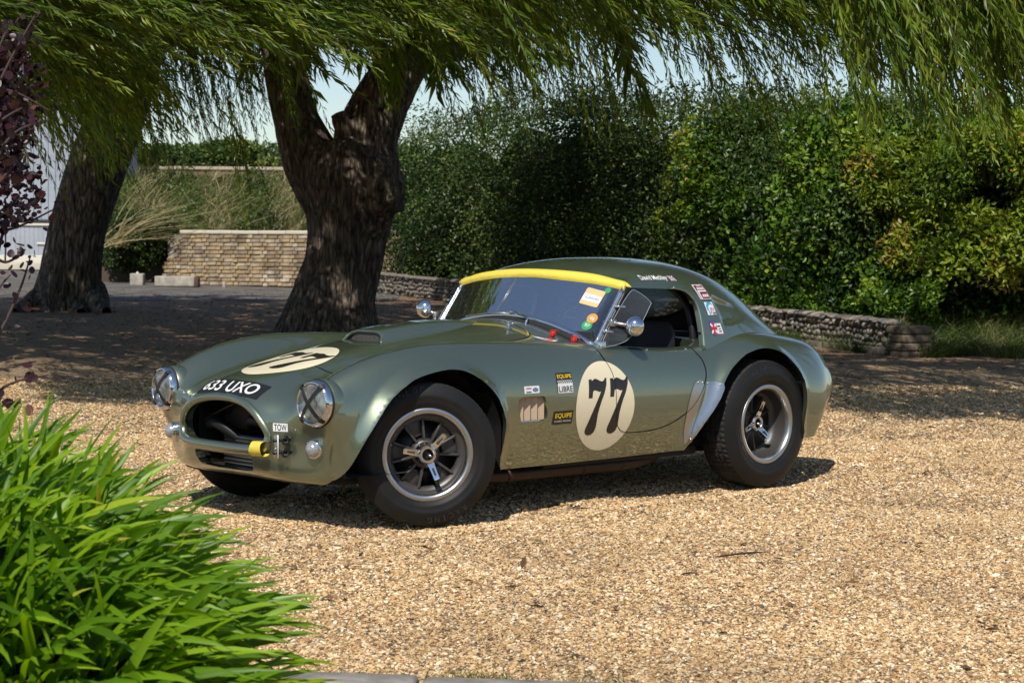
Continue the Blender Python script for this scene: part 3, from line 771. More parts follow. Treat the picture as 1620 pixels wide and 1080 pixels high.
# ------------------------------------------------------------------ brick wall on the left
def brick_wall():
    a2 = plan(39.0, lat_of(238, 39.0)); b2 = plan(36.4, lat_of(640, 36.4)); Lw = np.linalg.norm(b2 - a2); e = (b2 - a2)/Lw
    nrm = np.array([-e[1], e[0]]); nrm = nrm if nrm @ Fh < 0 else -nrm
    zt = .50
    t = thing('brick_wall', 'weathered yellow brick wall with a pale coping between the two willows', 'wall', (*a2, zt)); o = np.array(t.location)
    ax3 = [(*e, 0), (*nrm, 0), (0, 0, 1)]
    mort = mat('brick_mortar', (.34, .29, .22), .95); n = noise(mort, 10, 4, coords(mort)); lk(mort, ramp(mort, n.outputs['Fac'], [(.3, (.18, .15, .11)), (.7, (.42, .37, .29))]), bsdf(mort).inputs['Base Color'])
    MB().add(*rbox(np.array([*(e*Lw*.535 - nrm*.13), .48]), (Lw*.93, .22, 1.0), .0, ax3)).build('mortar_core', mort, t, False)
    bm_ = []
    for c in ((.40, .30, .18), (.36, .265, .16), (.44, .345, .225), (.31, .22, .14), (.43, .31, .16), (.28, .23, .17), (.50, .42, .32)):
        m = mat('brick', c, .9); n = noise(m, 7, 4, coords(m)); lk(m, ramp(m, n.outputs['Fac'], [(.3, tuple(.6*q for q in c)), (.6, c), (.85, tuple(min(1.3*q, .7) for q in c))]), bsdf(m).inputs['Base Color']); bump(m, n.outputs['Fac'], .4, .02); bm_.append(m)
        gp = nd(m, 'ShaderNodeNewGeometry'); st_ = noise(m, 2.3, 5, gp.outputs['Position'], .65); mxx = nd(m, 'ShaderNodeMix', data_type='RGBA', blend_type='MULTIPLY'); mxx.inputs['Factor'].default_value = 1
        src = bsdf(m).inputs['Base Color'].links[0].from_socket; lk(m, src, mxx.inputs[6]); lk(m, ramp(m, st_.outputs['Fac'], [(.30, (.42, .40, .38)), (.48, (.9, .88, .86)), (.62, (1.25, 1.22, 1.16))]), mxx.inputs[7]); lk(m, mxx.outputs[2], bsdf(m).inputs['Base Color'])
    V, F = rbox((0, 0, 0), (.215, .06, .064), .008, None, 1); protos = []
    V2, F2 = rbox((0, 0, 0), (.104, .06, .064), .008, None, 1)
    for m in bm_:
        p = mesh('brick', V, F, False); p.materials.append(m); q = mesh('brick', V2, F2, False); q.materials.append(m); protos.append((p, q))
    rz = math.atan2(e[1], e[0]); cnt = 0; rest = MB()
    for r in range(13):
        x0 = (.0 if r % 2 else .06); s = x0
        slope = max(0, .34 - .0) ; k = 0
        while s < Lw - .2:
            head = (k % 2 == 1); w = .104 if head else .215
            z = .035 + r*.076
            step = .55*(r/12)**1.5                     # ragged, stepped-back left end
            if s > .18 + step:
                dz = RNG.normal()*.004; off = RNG.normal()*.008
                pos = (*(e*(s + w/2) + nrm*(-.012 + off)), z + dz)
                px_ = 810 + 3092*((np.array(a2) + e*s - CAM[:2]) @ Rh)/depth_of(np.array(a2) + e*s)
                pi = protos[int(RNG.integers(7))][1 if head else 0]
                if px_ < 497 and cnt < 300:
                    ob = obj('brick', pi, None, t); ob.location = pos; ob.rotation_euler = (RNG.normal()*.01, RNG.normal()*.008, rz + RNG.normal()*.01); cnt += 1
                elif px_ >= 497:
                    Vv = np.array([v.co[:] for v in pi.vertices]) @ np.array(ax3); rest.add(Vv + np.array(pos), [tuple(q.vertices) for q in pi.polygons])
            s += w + .011; k += 1
    ro = rest.build('far_bricks', bm_[0], t, False); ro['kind'] = 'stuff'
    cp = mat('pale_coping', (.56, .50, .40), .9); n = noise(cp, 5, 3, coords(cp)); bump(cp, n.outputs['Fac'], .4, .03)
    s = .72
    while s < Lw - .3:
        w = .62; MB().add(*rbox(np.array([*(e*(s + w/2) - nrm*.13), 1.035 + RNG.normal()*.003]), (w - .006, .32, .075), .015, ax3)).build('coping_slab', cp, t); s += w
    # low stone beam, block and marker at its foot
    st = mat('grey_stone', (.36, .32, .26), .9); n = noise(st, 8, 4, coords(st)); lk(st, ramp(st, n.outputs['Fac'], [(.3, (.24, .21, .17)), (.7, (.46, .42, .35))]), bsdf(st).inputs['Base Color'])
    bt = thing('stone_beam', 'long grey stone beam lying at the foot of the brick wall', 'beam', P3(277, 37.6)); ax_ = [(Rh[0]*.985 - Fh[0]*.17, Rh[1]*.985 - Fh[1]*.17, 0), (-Fh[0], -Fh[1], 0), (0, 0, 1)]
    MB().add(*rbox((0, 0, .11), (.80, .25, .20), .02, ax_)).build('beam', st, bt); MB().add(*rbox(np.array(ax_[0])*.42 + [0, 0, .10], (.12, .24, .19), .02, ax_)).build('broken_end', mat('rusty_brown', (.09, .05, .03), .9), bt)
    bl = thing('stone_block', 'square grey stone block left of the stone beam', 'block', P3(217, 38.2))
    MB().add(*rbox((0, 0, .11), (.27, .25, .24), .02, ax_)).build('block', st, bl); MB().add(*sphere((0, 0, .235), .03, 8, 6)).build('pebble', mat('white_pebble', (.6, .58, .54), .8), bl)
    mk = thing('marker_stone', 'small pale marker stone standing against the brick wall', 'stone', P3(354, 37.3)); MB().add(*rbox((0, 0, .06), (.07, .07, .14), .02, ax_)).build('marker', st, mk)
brick_wall()

# ------------------------------------------------------------------ white barn far left
def barn():
    D0 = 46.0; t = thing('white_barn', 'white boarded barn with doors behind the left willow', 'barn', P3(60, D0)); o = np.array(t.location)
    r3 = np.array([*Rh, 0.]); f3 = np.array([*(-Fh), 0.]); ax_ = [r3, f3, UP]
    wm = mat('white_board', (.68, .70, .73), .7); n = noise(wm, 3, 4, coords(wm)); lk(wm, ramp(wm, n.outputs['Fac'], [(.3, (.27, .30, .35)), (.7, (.36, .39, .44))]), bsdf(wm).inputs['Base Color'])
    cr = mat('cream_rail', (.62, .58, .50), .8); dk = mat('shadow_gap', (.05, .05, .055), .9)
    x0, x1 = lat_of(-260, D0) - lat_of(60, D0), lat_of(165, D0) - lat_of(60, D0)
    MB().add(*rbox(r3*(x0 + x1)/2 - f3*2.1 + UP*1.9, (x1 - x0, 4.0, 3.9), 0, ax_)).build('wall', wm, t, False)
    MB().add(*rbox(r3*(x0 + x1)/2 - f3*2.1 + UP*4.1, (x1 - x0 + .4, 4.4, .5), .1, ax_)).build('roof', mat('slate', (.10, .10, .11), .8), t, False)
    x = x0; k = 0
    while x < x1:
        MB().add(*rbox(r3*(x + .085) + f3*.02 + UP*2.42, (.165, .04, 2.8), .008, ax_)).build('board', wm, t, False); x += .173
    MB().add(*rbox(r3*(x0 + x1)/2 + f3*.06 + UP*1.03, (x1 - x0, .10, .06), .01, ax_)).build('ledge', dk, t, False)
    MB().add(*rbox(r3*(x0 + x1)/2 + f3*.05 + UP*.95, (x1 - x0, .06, .07), .01, ax_)).build('rail', cr, t, False)
    cut = lat_of(9, D0) - lat_of(60, D0)
    for (a, b) in ((x0, cut - .02), (cut + .02, x1)):
        dr_ = MB().add(*rbox(r3*(a + b)/2 + f3*.012 + UP*.5, (b - a, .03, .84), .005, ax_)).build('door', wm, t, False)
        MB().add(*rbox(r3*(a + b)/2 + f3*.045 + UP*.11, (b - a, .04, .22), .012, ax_)).build('kick_board', cr, dr_, False)
        xx = a + .06
        while xx < b - .05:
            MB().add(*rbox(r3*xx + f3*.028 + UP*.56, (.10, .014, .68), .004, ax_)).build('plank', wm, dr_, False); xx += .108
    MB().add(*rbox(r3*(lat_of(71, D0) - lat_of(60, D0)) + f3*.06 + UP*.50, (.36, .03, .05), .012, ax_)).build('door_handle', cr, t, False)
    ap = mat('concrete_apron', (.46, .41, .32), .9)
    V = np.array([P3(x, d, .03) for d in (45.9, 43.2) for x in (-300, 260)]); tag(obj('apron', mesh('apron', V, [(0, 1, 3, 2)]), ap), kind='structure')
barn()

# ------------------------------------------------------------------ overgrown bank above the brick wall
def wild_bank():
    t = thing('overgrown_bank', 'tall dry grass and brambles on the bank behind the brick wall', 'bank', P3(330, 40.5)); o = np.array(t.location)
    n = 8200; px = RNG.uniform(165, 640, n); d = RNG.uniform(39.2, 43.5, n); zt = np.interp(d, [39.2, 43.5], [1.35, 2.55])
    P = np.concatenate([plan(d, lat_of(px, d)), (zt + RNG.normal(size=n)*.12)[:, None]], -1) - o
    tn = np.clip(.58 + .3*np.sin(px*.06) + RNG.normal(size=n)*.25, 0, 1)
    obj('dry_stalks', tuft_mesh('dry_stalks', P, RNG.uniform(.25, .8, n), rnd(n)*.4*[1, 1, .2] + WIND*.25, RNG.uniform(.012, .03, n), tn), DRY, t)
    n = 520; px = RNG.uniform(160, 620, n); d = RNG.uniform(39.3, 43.6, n); zt = np.interp(d, [39.2, 43.5], [1.30, 2.6]) + .25*np.sin(px*.05)*RNG.random(n)
    C = np.concatenate([plan(d, lat_of(px, d)), zt[:, None]], -1)
    clumps(C, RNG.uniform(.18, .42, n), 60, (.06, .12), (.04, .07), np.clip(RNG.normal(.5, .25, n), 0, 1), .8, o, 'bramble', HEDGE, t)
    V = np.array([P3(x, d, 0)*[1, 1, 0] + [0, 0, z] for d, z in ((39.1, .3), (39.2, 1.28), (43.6, 2.45), (46, 2.6)) for x in (150, 300, 450, 650)]) - o
    I = np.arange(16).reshape(4, 4); F = np.stack([I[:-1, :-1], I[:-1, 1:], I[1:, 1:], I[1:, :-1]], -1).reshape(-1, 4)
    obj('soil', mesh('soil', V, F), soil, t)
    # green corner by the stone block and the arching pale straws
    s = thing('shrub', 'green corner shrub spilling beside the brick wall end', 'shrub', P3(215, 39.2)); so = np.array(s.location)
    n = 200; px = RNG.uniform(168, 268, n); py = RNG.uniform(352, 428, n); d = 39.2 + RNG.normal(size=n)*.25
    k = (py < 425 - np.clip(px - 235, 0, 99)*1.8); px, py, d = px[k], py[k], d[k]; n = len(px)
    C = np.concatenate([plan(d, lat_of(px, d)), (CAM[2] + (396 - py)/3092*d)[:, None]], -1)
    clumps(C, RNG.uniform(.12, .28, n), 80, (.05, .10), (.035, .06), np.clip(RNG.normal(.38, .2, n), 0, 1), .9, so, 'foliage', HEDGE, s)
    n = 85; px0 = RNG.normal(178, 10, n); d = 38.6 + RNG.normal(size=n)*.2
    S = np.concatenate([plan(d, lat_of(px0, d)), (CAM[2] + (396 - RNG.uniform(380, 400, n))/3092*d)[:, None]], -1)
    g = thing('grass_clump', 'pale arching straw clump behind the left willow trunk', 'grass', P3(178, 38.6)); go_ = np.array(g.location)
    obj('straw', tuft_mesh('straw', S - go_, RNG.uniform(.7, 1.35, n), WIND*RNG.uniform(.5, 1.5, n)[:, None] + rnd(n)*.15, np.full(n, .028), RNG.uniform(.75, 1, n), 6), DRY, g)
    # far hedge with wall coping line
    h = thing('hedge', 'clipped far hedge with a pale wall top below the sky', 'hedge', P3(330, 52)); ho = np.array(h.location)
    n = 260; px = RNG.uniform(150, 660, n); d = 52 + RNG.normal(size=n)*.4; py = RNG.uniform(243, 268, n) + 6*np.sin(px*.03)
    C = np.concatenate([plan(d, lat_of(px, d)), (CAM[2] + (394 - py)/3092*d)[:, None]], -1)
    clumps(C, RNG.uniform(.22, .42, n), 80, (.08, .14), (.06, .10), np.clip(RNG.normal(.6, .2, n), 0, 1), .8, ho, 'foliage', HEDGE, h)
    a, b = P3(140, 50.5), P3(660, 50.5); zc = CAM[2] + (394 - 272)/3092*50.5
    fw = thing('garden_wall', 'far garden wall with a pale coping under the clipped hedge', 'wall', P3(330, 50.5)); fo = np.array(fw.location); m_ = (a + b)/2 - fo; m_[2] = 0; Ln = np.linalg.norm((b - a)[:2])
    ax_ = [(*Rh, 0), (*(-Fh), 0), (0, 0, 1)]; cpm = mat('wall_coping', (.46, .38, .28), .9)
    MB().add(*rbox(m_ + [0, 0, (zc - fo[2])/2], (Ln, .3, zc - fo[2]), 0, ax_)).build('wall', mat('old_brick', (.22, .15, .09), .9), fw, False)
    MB().add(*rbox(m_ + [0, 0, zc - fo[2] + .03], (Ln, .4, .08), .01, ax_)).build('coping', cpm, fw, False)
wild_bank()

# ------------------------------------------------------------------ foreground strap-leaved clump
def strap_plant():
    bm_ = leaf_mat('strap_leaf', [(0, (.036, .095, .005)), (.4, (.115, .235, .008)), (.75, (.235, .385, .012)), (.93, (.38, .48, .03)), (1, (.52, .44, .08))], .42, .40, .4)
    t = thing('strap_leaf_plant', 'big clump of bright green strap leaves in the near corner', 'plant', P3(80, 4.7)); o = np.array(t.location)
    n = 3000; blades = []
    for k in range(n):
        while True:
            d = RNG.uniform(4.0, 5.5); x = RNG.uniform(-610, 330); u1 = (x + 150)/475; u2 = (d - 4.75)/.72
            if u1*u1 + u2*u2 < 1: break
        hm = .58*math.sqrt(1 - u1*u1 - u2*u2); edge = min(max((x + 330)/630, 0), 1)
        base = P3(x, d, hm - .05) - o
        nrm_ = WIND*u1*.75 - TOCAM*u2*.75 + UP*math.sqrt(max(1 - u1*u1 - u2*u2, .02))
        L = RNG.uniform(.22, .44); W = RNG.uniform(.013, .025)
        out = nrm_*[1, 1, 0]*.8 + WIND*RNG.normal(.06, .42) + TOCAM*RNG.normal(.08, .45)
        d0 = unit(nrm_*.8 + UP*.45 + WIND*.15 + rnd(1)[0]*.42); droop = RNG.uniform(.3, 1.8)
        seg = 7; C = [base]; dd4 = d0.copy()
        for s in range(seg):
            dd4 = unit(dd4 + (out*.30 - UP*.16*droop*(s/seg)*1.9)/1.6); C.append(C[-1] + dd4*L/seg)
        C = np.array(C); T = unit(np.gradient(C, axis=0)); S = unit(np.cross(T, unit(TOCAM*.75 + UP*.65 + rnd(1)[0]*.35)))
        Nn = np.cross(S, T); f = np.linspace(0, 1, seg + 1)
        w = W*np.clip(np.minimum(.55 + 1.6*f, 1.0), 0, 1)*np.clip(1.01 - f**5, .0, 1)
        V = np.stack([C + S*(w/2)[:, None] + Nn*(w*.16)[:, None], C, C - S*(w/2)[:, None] + Nn*(w*.16)[:, None]], 1).reshape(-1, 3)
        blades.append((V, float(np.clip(RNG.beta(2.2, 2.6) + (.3 if RNG.random() < .03 else 0), 0, 1)), C[4]))
    Vb = []
    for d in np.linspace(3.9, 5.6, 12):
        for x in np.linspace(-640, 350, 16):
            u1 = (x + 150)/475; u2 = (d - 4.75)/.72; Vb.append(P3(x, d, .54*math.sqrt(max(0, 1 - u1*u1 - u2*u2)) - .06) - o)
    I_ = np.arange(192).reshape(12, 16); obj('leaf_base', mesh('leaf_base', np.array(Vb), np.stack([I_[:-1, :-1], I_[:-1, 1:], I_[1:, 1:], I_[1:, :-1]], -1).reshape(-1, 4)), CORE, t)
    fc = [];
    for s in range(7):
        for j in range(2): a = s*3 + j; fc.append((a, a + 1, a + 4, a + 3))
    fc = np.array(fc)
    # nearest, most exposed blades become parts; the hidden rest stays one mass
    score = []
    for V, c, mp in blades:
        w_ = mp + o - CAM; dep = w_ @ _F; u_ = 810 + 3092*(w_ @ _R)/dep; v_ = 540 - 3092*(w_ @ _U)/dep
        inside = (-20 < u_ < 640) and (560 < v_ < 1075)
        score.append((0 if inside else 9) + dep - .9*mp[2])
    order = np.argsort(score)
    for i in order[:300]:
        V, c, _ = blades[i]; obj('leaf', mesh('leaf', V, fc, True, None, None, np.full(len(V), c)), bm_, t)
    Vr = np.concatenate([blades[i][0] for i in order[300:]]); Tr = np.concatenate([np.full(24, blades[i][1]) for i in order[300:]])
    Fr = np.concatenate([fc + 24*k for k in range(n - 300)]); ro = obj('inner_leaves', mesh('inner_leaves', Vr, Fr, True, None, None, Tr), bm_, t); ro['kind'] = 'stuff'
strap_plant()

# stone edging along the near border
def edging():
    st = mat('edging_stone', (.24, .22, .19), .9); n = noise(st, 9, 5, coords(st)); lk(st, ramp(st, n.outputs['Fac'], [(.3, (.13, .12, .10)), (.7, (.33, .30, .26))]), bsdf(st).inputs['Base Color']); bump(st, n.outputs['Fac'], .6, .02)
    t = thing('stone_edging', 'weathered grey stone edging along the near border', 'edging', P3(500, 5.52)); o = np.array(t.location)
    e3 = unit(np.array([*(Rh - .112*Fh), 0])); f3 = np.array([e3[1], -e3[0], 0]); f3 = f3 if f3[:2] @ Fh < 0 else -f3
    for k in range(-4, 4):
        l_ = k*.62 + .05 + RNG.normal()*.004; c = np.array([*plan(5.41 - .112*l_ + RNG.normal()*.006, l_), -.019 + RNG.normal()*.003])
        MB().add(*rbox(c - o, (.608, .16, .10), .018, [e3, f3, UP])).build('edging_stone', st, t)
    n = 260; l = np.concatenate([RNG.normal(lat_of(765, 5.5), .05, 120), RNG.uniform(lat_of(480, 5.5), lat_of(1000, 5.5), 140)]); d = 5.50 - .112*l + RNG.random(n)*.05
    P = np.concatenate([plan(d, l), np.full(n, .01)[:, None]], -1)
    tag(obj('edge_grass', tuft_mesh('edge_grass', P, RNG.uniform(.015, .06, n), rnd(n)*.5*[1, 1, .2], RNG.uniform(.002, .004, n), RNG.uniform(.2, .8, n)), GRASS), 'short grass sprouting along the stone edging', 'grass', kind='stuff')
edging()

# dead twigs on the gravel
tw = mat('dead_twig', (.05, .03, .02), .9)
def twig(a, b, r, label):
    pts = []
    for px, py in (a, ((a[0] + b[0])/2, (a[1] + b[1])/2 - 1.5), b):
        d = CAM[2]*3092/(py - 394 - (px - 810)*-.0075); pts.append(P3(px, d, .012))
    t_ = MB().add(*tube(smooth_poly(pts, 5, False) - pts[1], [r*.5] + [r]*8 + [r*.4]*2, 6)).build('twig', tw); t_.location = pts[1]; tag(t_, label, 'twig')
twig((1139, 882), (1217, 873), .0042, 'thin dark twig lying on the open gravel')
twig((1082, 911), (1107, 909), .003, 'short broken twig on the gravel near the longer one')

# ------------------------------------------------------------------ purple smoke bush at the left edge
def smoke_bush():
    pm = leaf_mat('purple_leaf', [(0, (.012, .005, .008)), (.45, (.032, .011, .015)), (.8, (.075, .024, .027)), (1, (.20, .07, .05))], .22, .38, .5)
    wood = mat('bush_wood', (.05, .03, .025), .8)
    t = thing('smoke_bush', 'purple leaved bush reaching in at the left edge', 'bush', P3(-170, 7.2)); o = np.array(t.location)
    def q(px, py, d): return np.array([*plan(d, lat_of(px, d)), CAM[2] + (394 - py)/3092*d]) - o
    V, F = rbox((0, 0, 0), (1, 1, 1), 0)
    ang = np.linspace(0, 2*math.pi, 13)[:-1]
    lv = np.array([(0, 0, 0)] + [(.5 + .5*math.cos(a)*1.0, .42*math.sin(a)*(1 - .12*math.cos(a)), .05*abs(math.sin(a))) for a in ang])
    lf = [(0, 0, 0)]
    protos = []
    for c in (.1, .25, .4, .5, .62, .75, .9, 1.0):
        Vl = np.array([(.5, 0, -.015)] + [tuple(p) for p in lv[1:]]); Fl = [(0, 1 + k, 1 + (k + 1) % 12) for k in range(12)]
        p = mesh('leaf', Vl, Fl, True, None, None, np.full(13, c)); p.materials.append(pm); protos.append(p)
    spec = [((-150, 720), (-20, 560), (28, 470), (48, 410)), ((-150, 700), (-30, 480), (20, 330), (62, 330)), ((-160, 700), (-60, 420), (5, 240), (60, 200)), ((-160, 700), (-60, 320), (-5, 150), (58, 30)),
            ((-150, 650), (-40, 300), (10, 280), (35, 290)), ((-150, 680), (-40, 660), (10, 615), (76, 598)), ((-150, 690), (-30, 690), (0, 650), (26, 640)), ((-160, 600), (-60, 340), (5, 370), (88, 335)),
            ((-160, 600), (-60, 260), (0, 200), (40, 175)), ((-160, 620), (-50, 420), (10, 420), (40, 400)), ((-160, 600), (-50, 160), (0, 110), (42, 95)), ((-160, 640), (-60, 380), (-5, 300), (30, 260)), ((-160, 600), (-60, 220), (0, 150), (80, 182)),
            ((-160, 600), (-60, 300), (-10, 240), (20, 225)), ((-160, 600), (-60, 240), (-20, 130), (10, 60)), ((-150, 680), (-60, 560), (-8, 470), (16, 440))]
    cnt = 0
    for bi, pts in enumerate(spec):
        d = 6.7 + .35*math.sin(bi*2.1)
        P = smooth_poly([q(x, y, d + .06*k) for k, (x, y) in enumerate(pts)], 10, False)
        MB().add(*tube(P, np.linspace(.011, .0025, len(P)), 6)).build('branch', wood, t)
        nl = 26 if bi in (1, 2, 3, 4, 8, 10, 11, 13, 14) else 17
        for k in range(nl):
            f = 1 - (k/nl)**1.15*.62; i = f*(len(P) - 1); i0 = min(int(i), len(P) - 2); p = P[i0] + (P[i0 + 1] - P[i0])*(i - i0)
            far_ = max(0, 1 - f); p = p + rnd(1)[0]*(.012 + .10*far_)
            if cnt >= 299: break
            T = unit(P[i0 + 1] - P[i0]); D = unit(T*.5 + rnd(1)[0]*.8 + UP*.1); Nn = unit(rnd(1)[0]*.7 + TOCAM*.4 + UP*.5); S = unit(np.cross(Nn, D)); Nn = np.cross(D, S)
            s = RNG.uniform(.018, .040)*(1 if k > 3 else .7)
            ob = obj('leaf', protos[int(np.clip(RNG.normal(3.3, 2.0), 0, 7))], None, t)
            M = Matrix.Identity(4)
            for r in range(3): M[r][0] = D[r]*s; M[r][1] = S[r]*s; M[r][2] = Nn[r]*s; M[r][3] = p[r]
            ob.matrix_local = M; cnt += 1
    n = 1500
    C = np.array([q(x, y, dd5) for x, y, dd5 in zip(RNG.uniform(-120, 30, 60), RNG.uniform(80, 340, 60)*1.0, RNG.uniform(6.9, 7.4, 60))]) + o
    fo = clumps(C, RNG.uniform(.06, .13, 60), 55, (.022, .042), (.018, .034), np.clip(RNG.normal(.35, .2, 60), 0, 1), 1, o, 'inner_leaves', pm, t, True); fo['kind'] = 'stuff'
smoke_bush()

# tall hedge behind the camera, seen only as the dark band mirrored in the paint
def back_hedge():
    t = thing('hedge', 'long dark hedge across the drive, mirrored in the car paint', 'hedge', tuple(np.append(plan(-26.0, 0.0), 0))); o = np.array(t.location)
    n = 420; l = RNG.uniform(-45, 45, n); z = RNG.uniform(.2, 4.6, n)*(1 + .25*np.sin(l*.3)); d = -26 + RNG.normal(size=n)*.5
    C = np.concatenate([plan(d, l), z[:, None]], -1)
    clumps(C, RNG.uniform(.9, 1.7, n), 26, (.35, .6), (.25, .4), np.clip(RNG.normal(.45, .2, n), 0, 1), .9, o, 'foliage', HEDGE, t)
    MB().add(*rbox(np.array([*( -Fh*.9), 1.8]), (92, .6, 3.6), 0, [(*Rh, 0), (*Fh, 0), (0, 0, 1)])).build('shade_core', CORE, t, False)
back_hedge()

# ================================================================== the car
def car_materials():
    K = {}
    p = mat('green_paint', (.12, .15, .10), .3, .85, 1.0, **{'Coat IOR': 1.9}); K['paint'] = p
    n1 = noise(p, 900, 1, coords(p)); n2 = noise(p, 2.2, 3, coords(p))
    c1 = ramp(p, n1.outputs['Fac'], [(.35, (.182, .218, .145)), (.68, (.272, .316, .216))])
    lk(p, c1, bsdf(p).inputs['Base Color'])
    rr = nd(p, 'ShaderNodeMapRange'); lk(p, n2.outputs['Fac'], rr.inputs['Value'])
    rr.inputs['To Min'].default_value = .30; rr.inputs['To Max'].default_value = .38
    lk(p, rr.outputs['Result'], bsdf(p).inputs['Roughness'])
    nb = noise(p, 1.6, 2, coords(p)); bm_ = nd(p, 'ShaderNodeBump'); bm_.inputs['Strength'].default_value = .06; bm_.inputs['Distance'].default_value = .02
    lk(p, nb.outputs['Fac'], bm_.inputs['Height']); lk(p, bm_.outputs['Normal'], bsdf(p).inputs['Normal']); lk(p, bm_.outputs['Normal'], bsdf(p).inputs['Coat Normal'])
    K['cream'] = mat('cream_vinyl', (.80, .71, .49), .32, 0, .4)
    K['ink'] = mat('dark_brown_vinyl', (.018, .013, .011), .35, 0, .2)
    K['black'] = mat('black_satin', (.012, .012, .013), .4)
    K['trim'] = mat('black_trim', (.009, .009, .010), .75)
    K['rubber'] = mat('rubber', (.010, .010, .010), .5, 0, 0, **{'Specular IOR Level': .35})
    r = K['rubber']; n = noise(r, 9, 4, coords(r)); lk(r, ramp(r, n.outputs['Fac'], [(.3, (.007, .007, .007)), (.75, (.015, .0135, .012))]), bsdf(r).inputs['Base Color'])
    n = noise(r, 160, 2, coords(r)); bump(r, n.outputs['Fac'], .12, .002)
    t = K['tread'] = mat('tread_rubber', (.02, .019, .018), .8)
    n = noise(t, 14, 4, coords(t)); lk(t, ramp(t, n.outputs['Fac'], [(.35, (.009, .009, .0085)), (.8, (.035, .030, .024))]), bsdf(t).inputs['Base Color'])
    K['chrome'] = mat('chrome', (.78, .78, .79), .06, 1.0)
    K['alu'] = mat('polished_aluminium', (.56, .56, .55), .32, 1.0)
    n = noise(K['alu'], 30, 3, coords(K['alu'])); bump(K['alu'], n.outputs['Fac'], .05, .004)
    K['satin'] = mat('satin_metal', (.48, .47, .46), .38, 1.0)
    K['mag'] = mat('dark_magnesium', (.085, .079, .074), .42, .55)
    n = noise(K['mag'], 120, 3, coords(K['mag'])); bump(K['mag'], n.outputs['Fac'], .15, .002)
    K['glass'] = mat('screen_glass', (.9, .93, .92), .0, 0, 0, **{'Transmission Weight': 1.0, 'IOR': 1.45})
    # thin pane: mix of transparent and glossy
    def pane(name, tint, spots=False, haze=0.0):
        g = bpy.data.materials.new(name); g.use_nodes = True; nt = g.node_tree; nt.nodes.remove(nt.nodes['Principled BSDF'])
        out = nt.nodes['Material Output']
        tr = nt.nodes.new('ShaderNodeBsdfTransparent'); tr.inputs['Color'].default_value = (*tint, 1)
        gl = nt.nodes.new('ShaderNodeBsdfGlossy'); gl.inputs['Roughness'].default_value = .02
        fr = nt.nodes.new('ShaderNodeFresnel'); fr.inputs['IOR'].default_value = 1.52
        mu = nt.nodes.new('ShaderNodeMath'); mu.operation = 'MULTIPLY'; mu.inputs[1].default_value = .85; mu.use_clamp = True
        nt.links.new(fr.outputs[0], mu.inputs[0])
        mx = nt.nodes.new('ShaderNodeMixShader'); nt.links.new(mu.outputs[0], mx.inputs[0])
        nt.links.new(tr.outputs[0], mx.inputs[1]); nt.links.new(gl.outputs[0], mx.inputs[2])
        last = mx
        if spots:
            tc = nt.nodes.new('ShaderNodeTexCoord')
            vo = nt.nodes.new('ShaderNodeTexVoronoi'); vo.inputs['Scale'].default_value = 75; nt.links.new(tc.outputs['Object'], vo.inputs['Vector'])
            ns = nt.nodes.new('ShaderNodeTexNoise'); ns.inputs['Scale'].default_value = 9; nt.links.new(tc.outputs['Object'], ns.inputs['Vector'])
            th = nt.nodes.new('ShaderNodeMath'); th.operation = 'MULTIPLY_ADD'; th.inputs[1].default_value = .42; th.inputs[2].default_value = -.085
            nt.links.new(ns.outputs[0], th.inputs[0])
            lt = nt.nodes.new('ShaderNodeMath'); lt.operation = 'LESS_THAN'; nt.links.new(vo.outputs['Distance'], lt.inputs[0]); nt.links.new(th.outputs[0], lt.inputs[1])
            sc = nt.nodes.new('ShaderNodeMath'); sc.operation = 'MULTIPLY'; sc.inputs[1].default_value = .16; nt.links.new(lt.outputs[0], sc.inputs[0])
            ad = nt.nodes.new('ShaderNodeMath'); ad.operation = 'ADD'; ad.inputs[1].default_value = .012; nt.links.new(sc.outputs[0], ad.inputs[0])
            df = nt.nodes.new('ShaderNodeBsdfDiffuse'); df.inputs['Color'].default_value = (.55, .56, .56, 1)
            m2 = nt.nodes.new('ShaderNodeMixShader'); nt.links.new(ad.outputs[0], m2.inputs[0]); nt.links.new(mx.outputs[0], m2.inputs[1]); nt.links.new(df.outputs[0], m2.inputs[2]); last = m2
        if haze:
            df = nt.nodes.new('ShaderNodeBsdfDiffuse'); df.inputs['Color'].default_value = (.62, .66, .70, 1)
            m3 = nt.nodes.new('ShaderNodeMixShader'); m3.inputs[0].default_value = haze; nt.links.new(last.outputs[0], m3.inputs[1]); nt.links.new(df.outputs[0], m3.inputs[2]); last = m3
        nt.links.new(last.outputs[0], out.inputs['Surface']); return g
    K['screen'] = pane('windscreen_glass', (.80, .86, .86), True)
    K['perspex'] = pane('perspex', (.92, .94, .95))
    K['deflector'] = pane('hazy_perspex', (.88, .91, .93), False, .045)  # even pale diffuse mix makes the clear pane easier to see
    K['lens'] = L_ = mat('lamp_glass', (.62, .64, .65), .12, 0, .5, **{'Alpha': .26})
    wv = nd(L_, 'ShaderNodeTexWave'); wv.inputs['Scale'].default_value = 26; wv.bands_direction = 'Y'; wv.inputs['Distortion'].default_value = .6; lk(L_, coords(L_), wv.inputs['Vector'])
    bump(L_, wv.outputs['Fac'], .7, .006)
    lk(L_, ramp(L_, noise(L_, 22, 2, coords(L_)).outputs['Fac'], [(.35, (.25, .25, .26)), (.7, (.80, .82, .83))]), bsdf(L_).inputs['Base Color'])  # pale patches painted in for the glints of the fluted glass
    K['yellow'] = mat('yellow_tape', (.78, .61, .075), .42, 0, .15)
    n = noise(K['yellow'], 26, 2, coords(K['yellow'])); bump(K['yellow'], n.outputs['Fac'], .5, .008)
    K['white'] = mat('white_vinyl', (.78, .78, .76), .4)
    K['red'] = mat('red_print', (.55, .02, .02), .4)
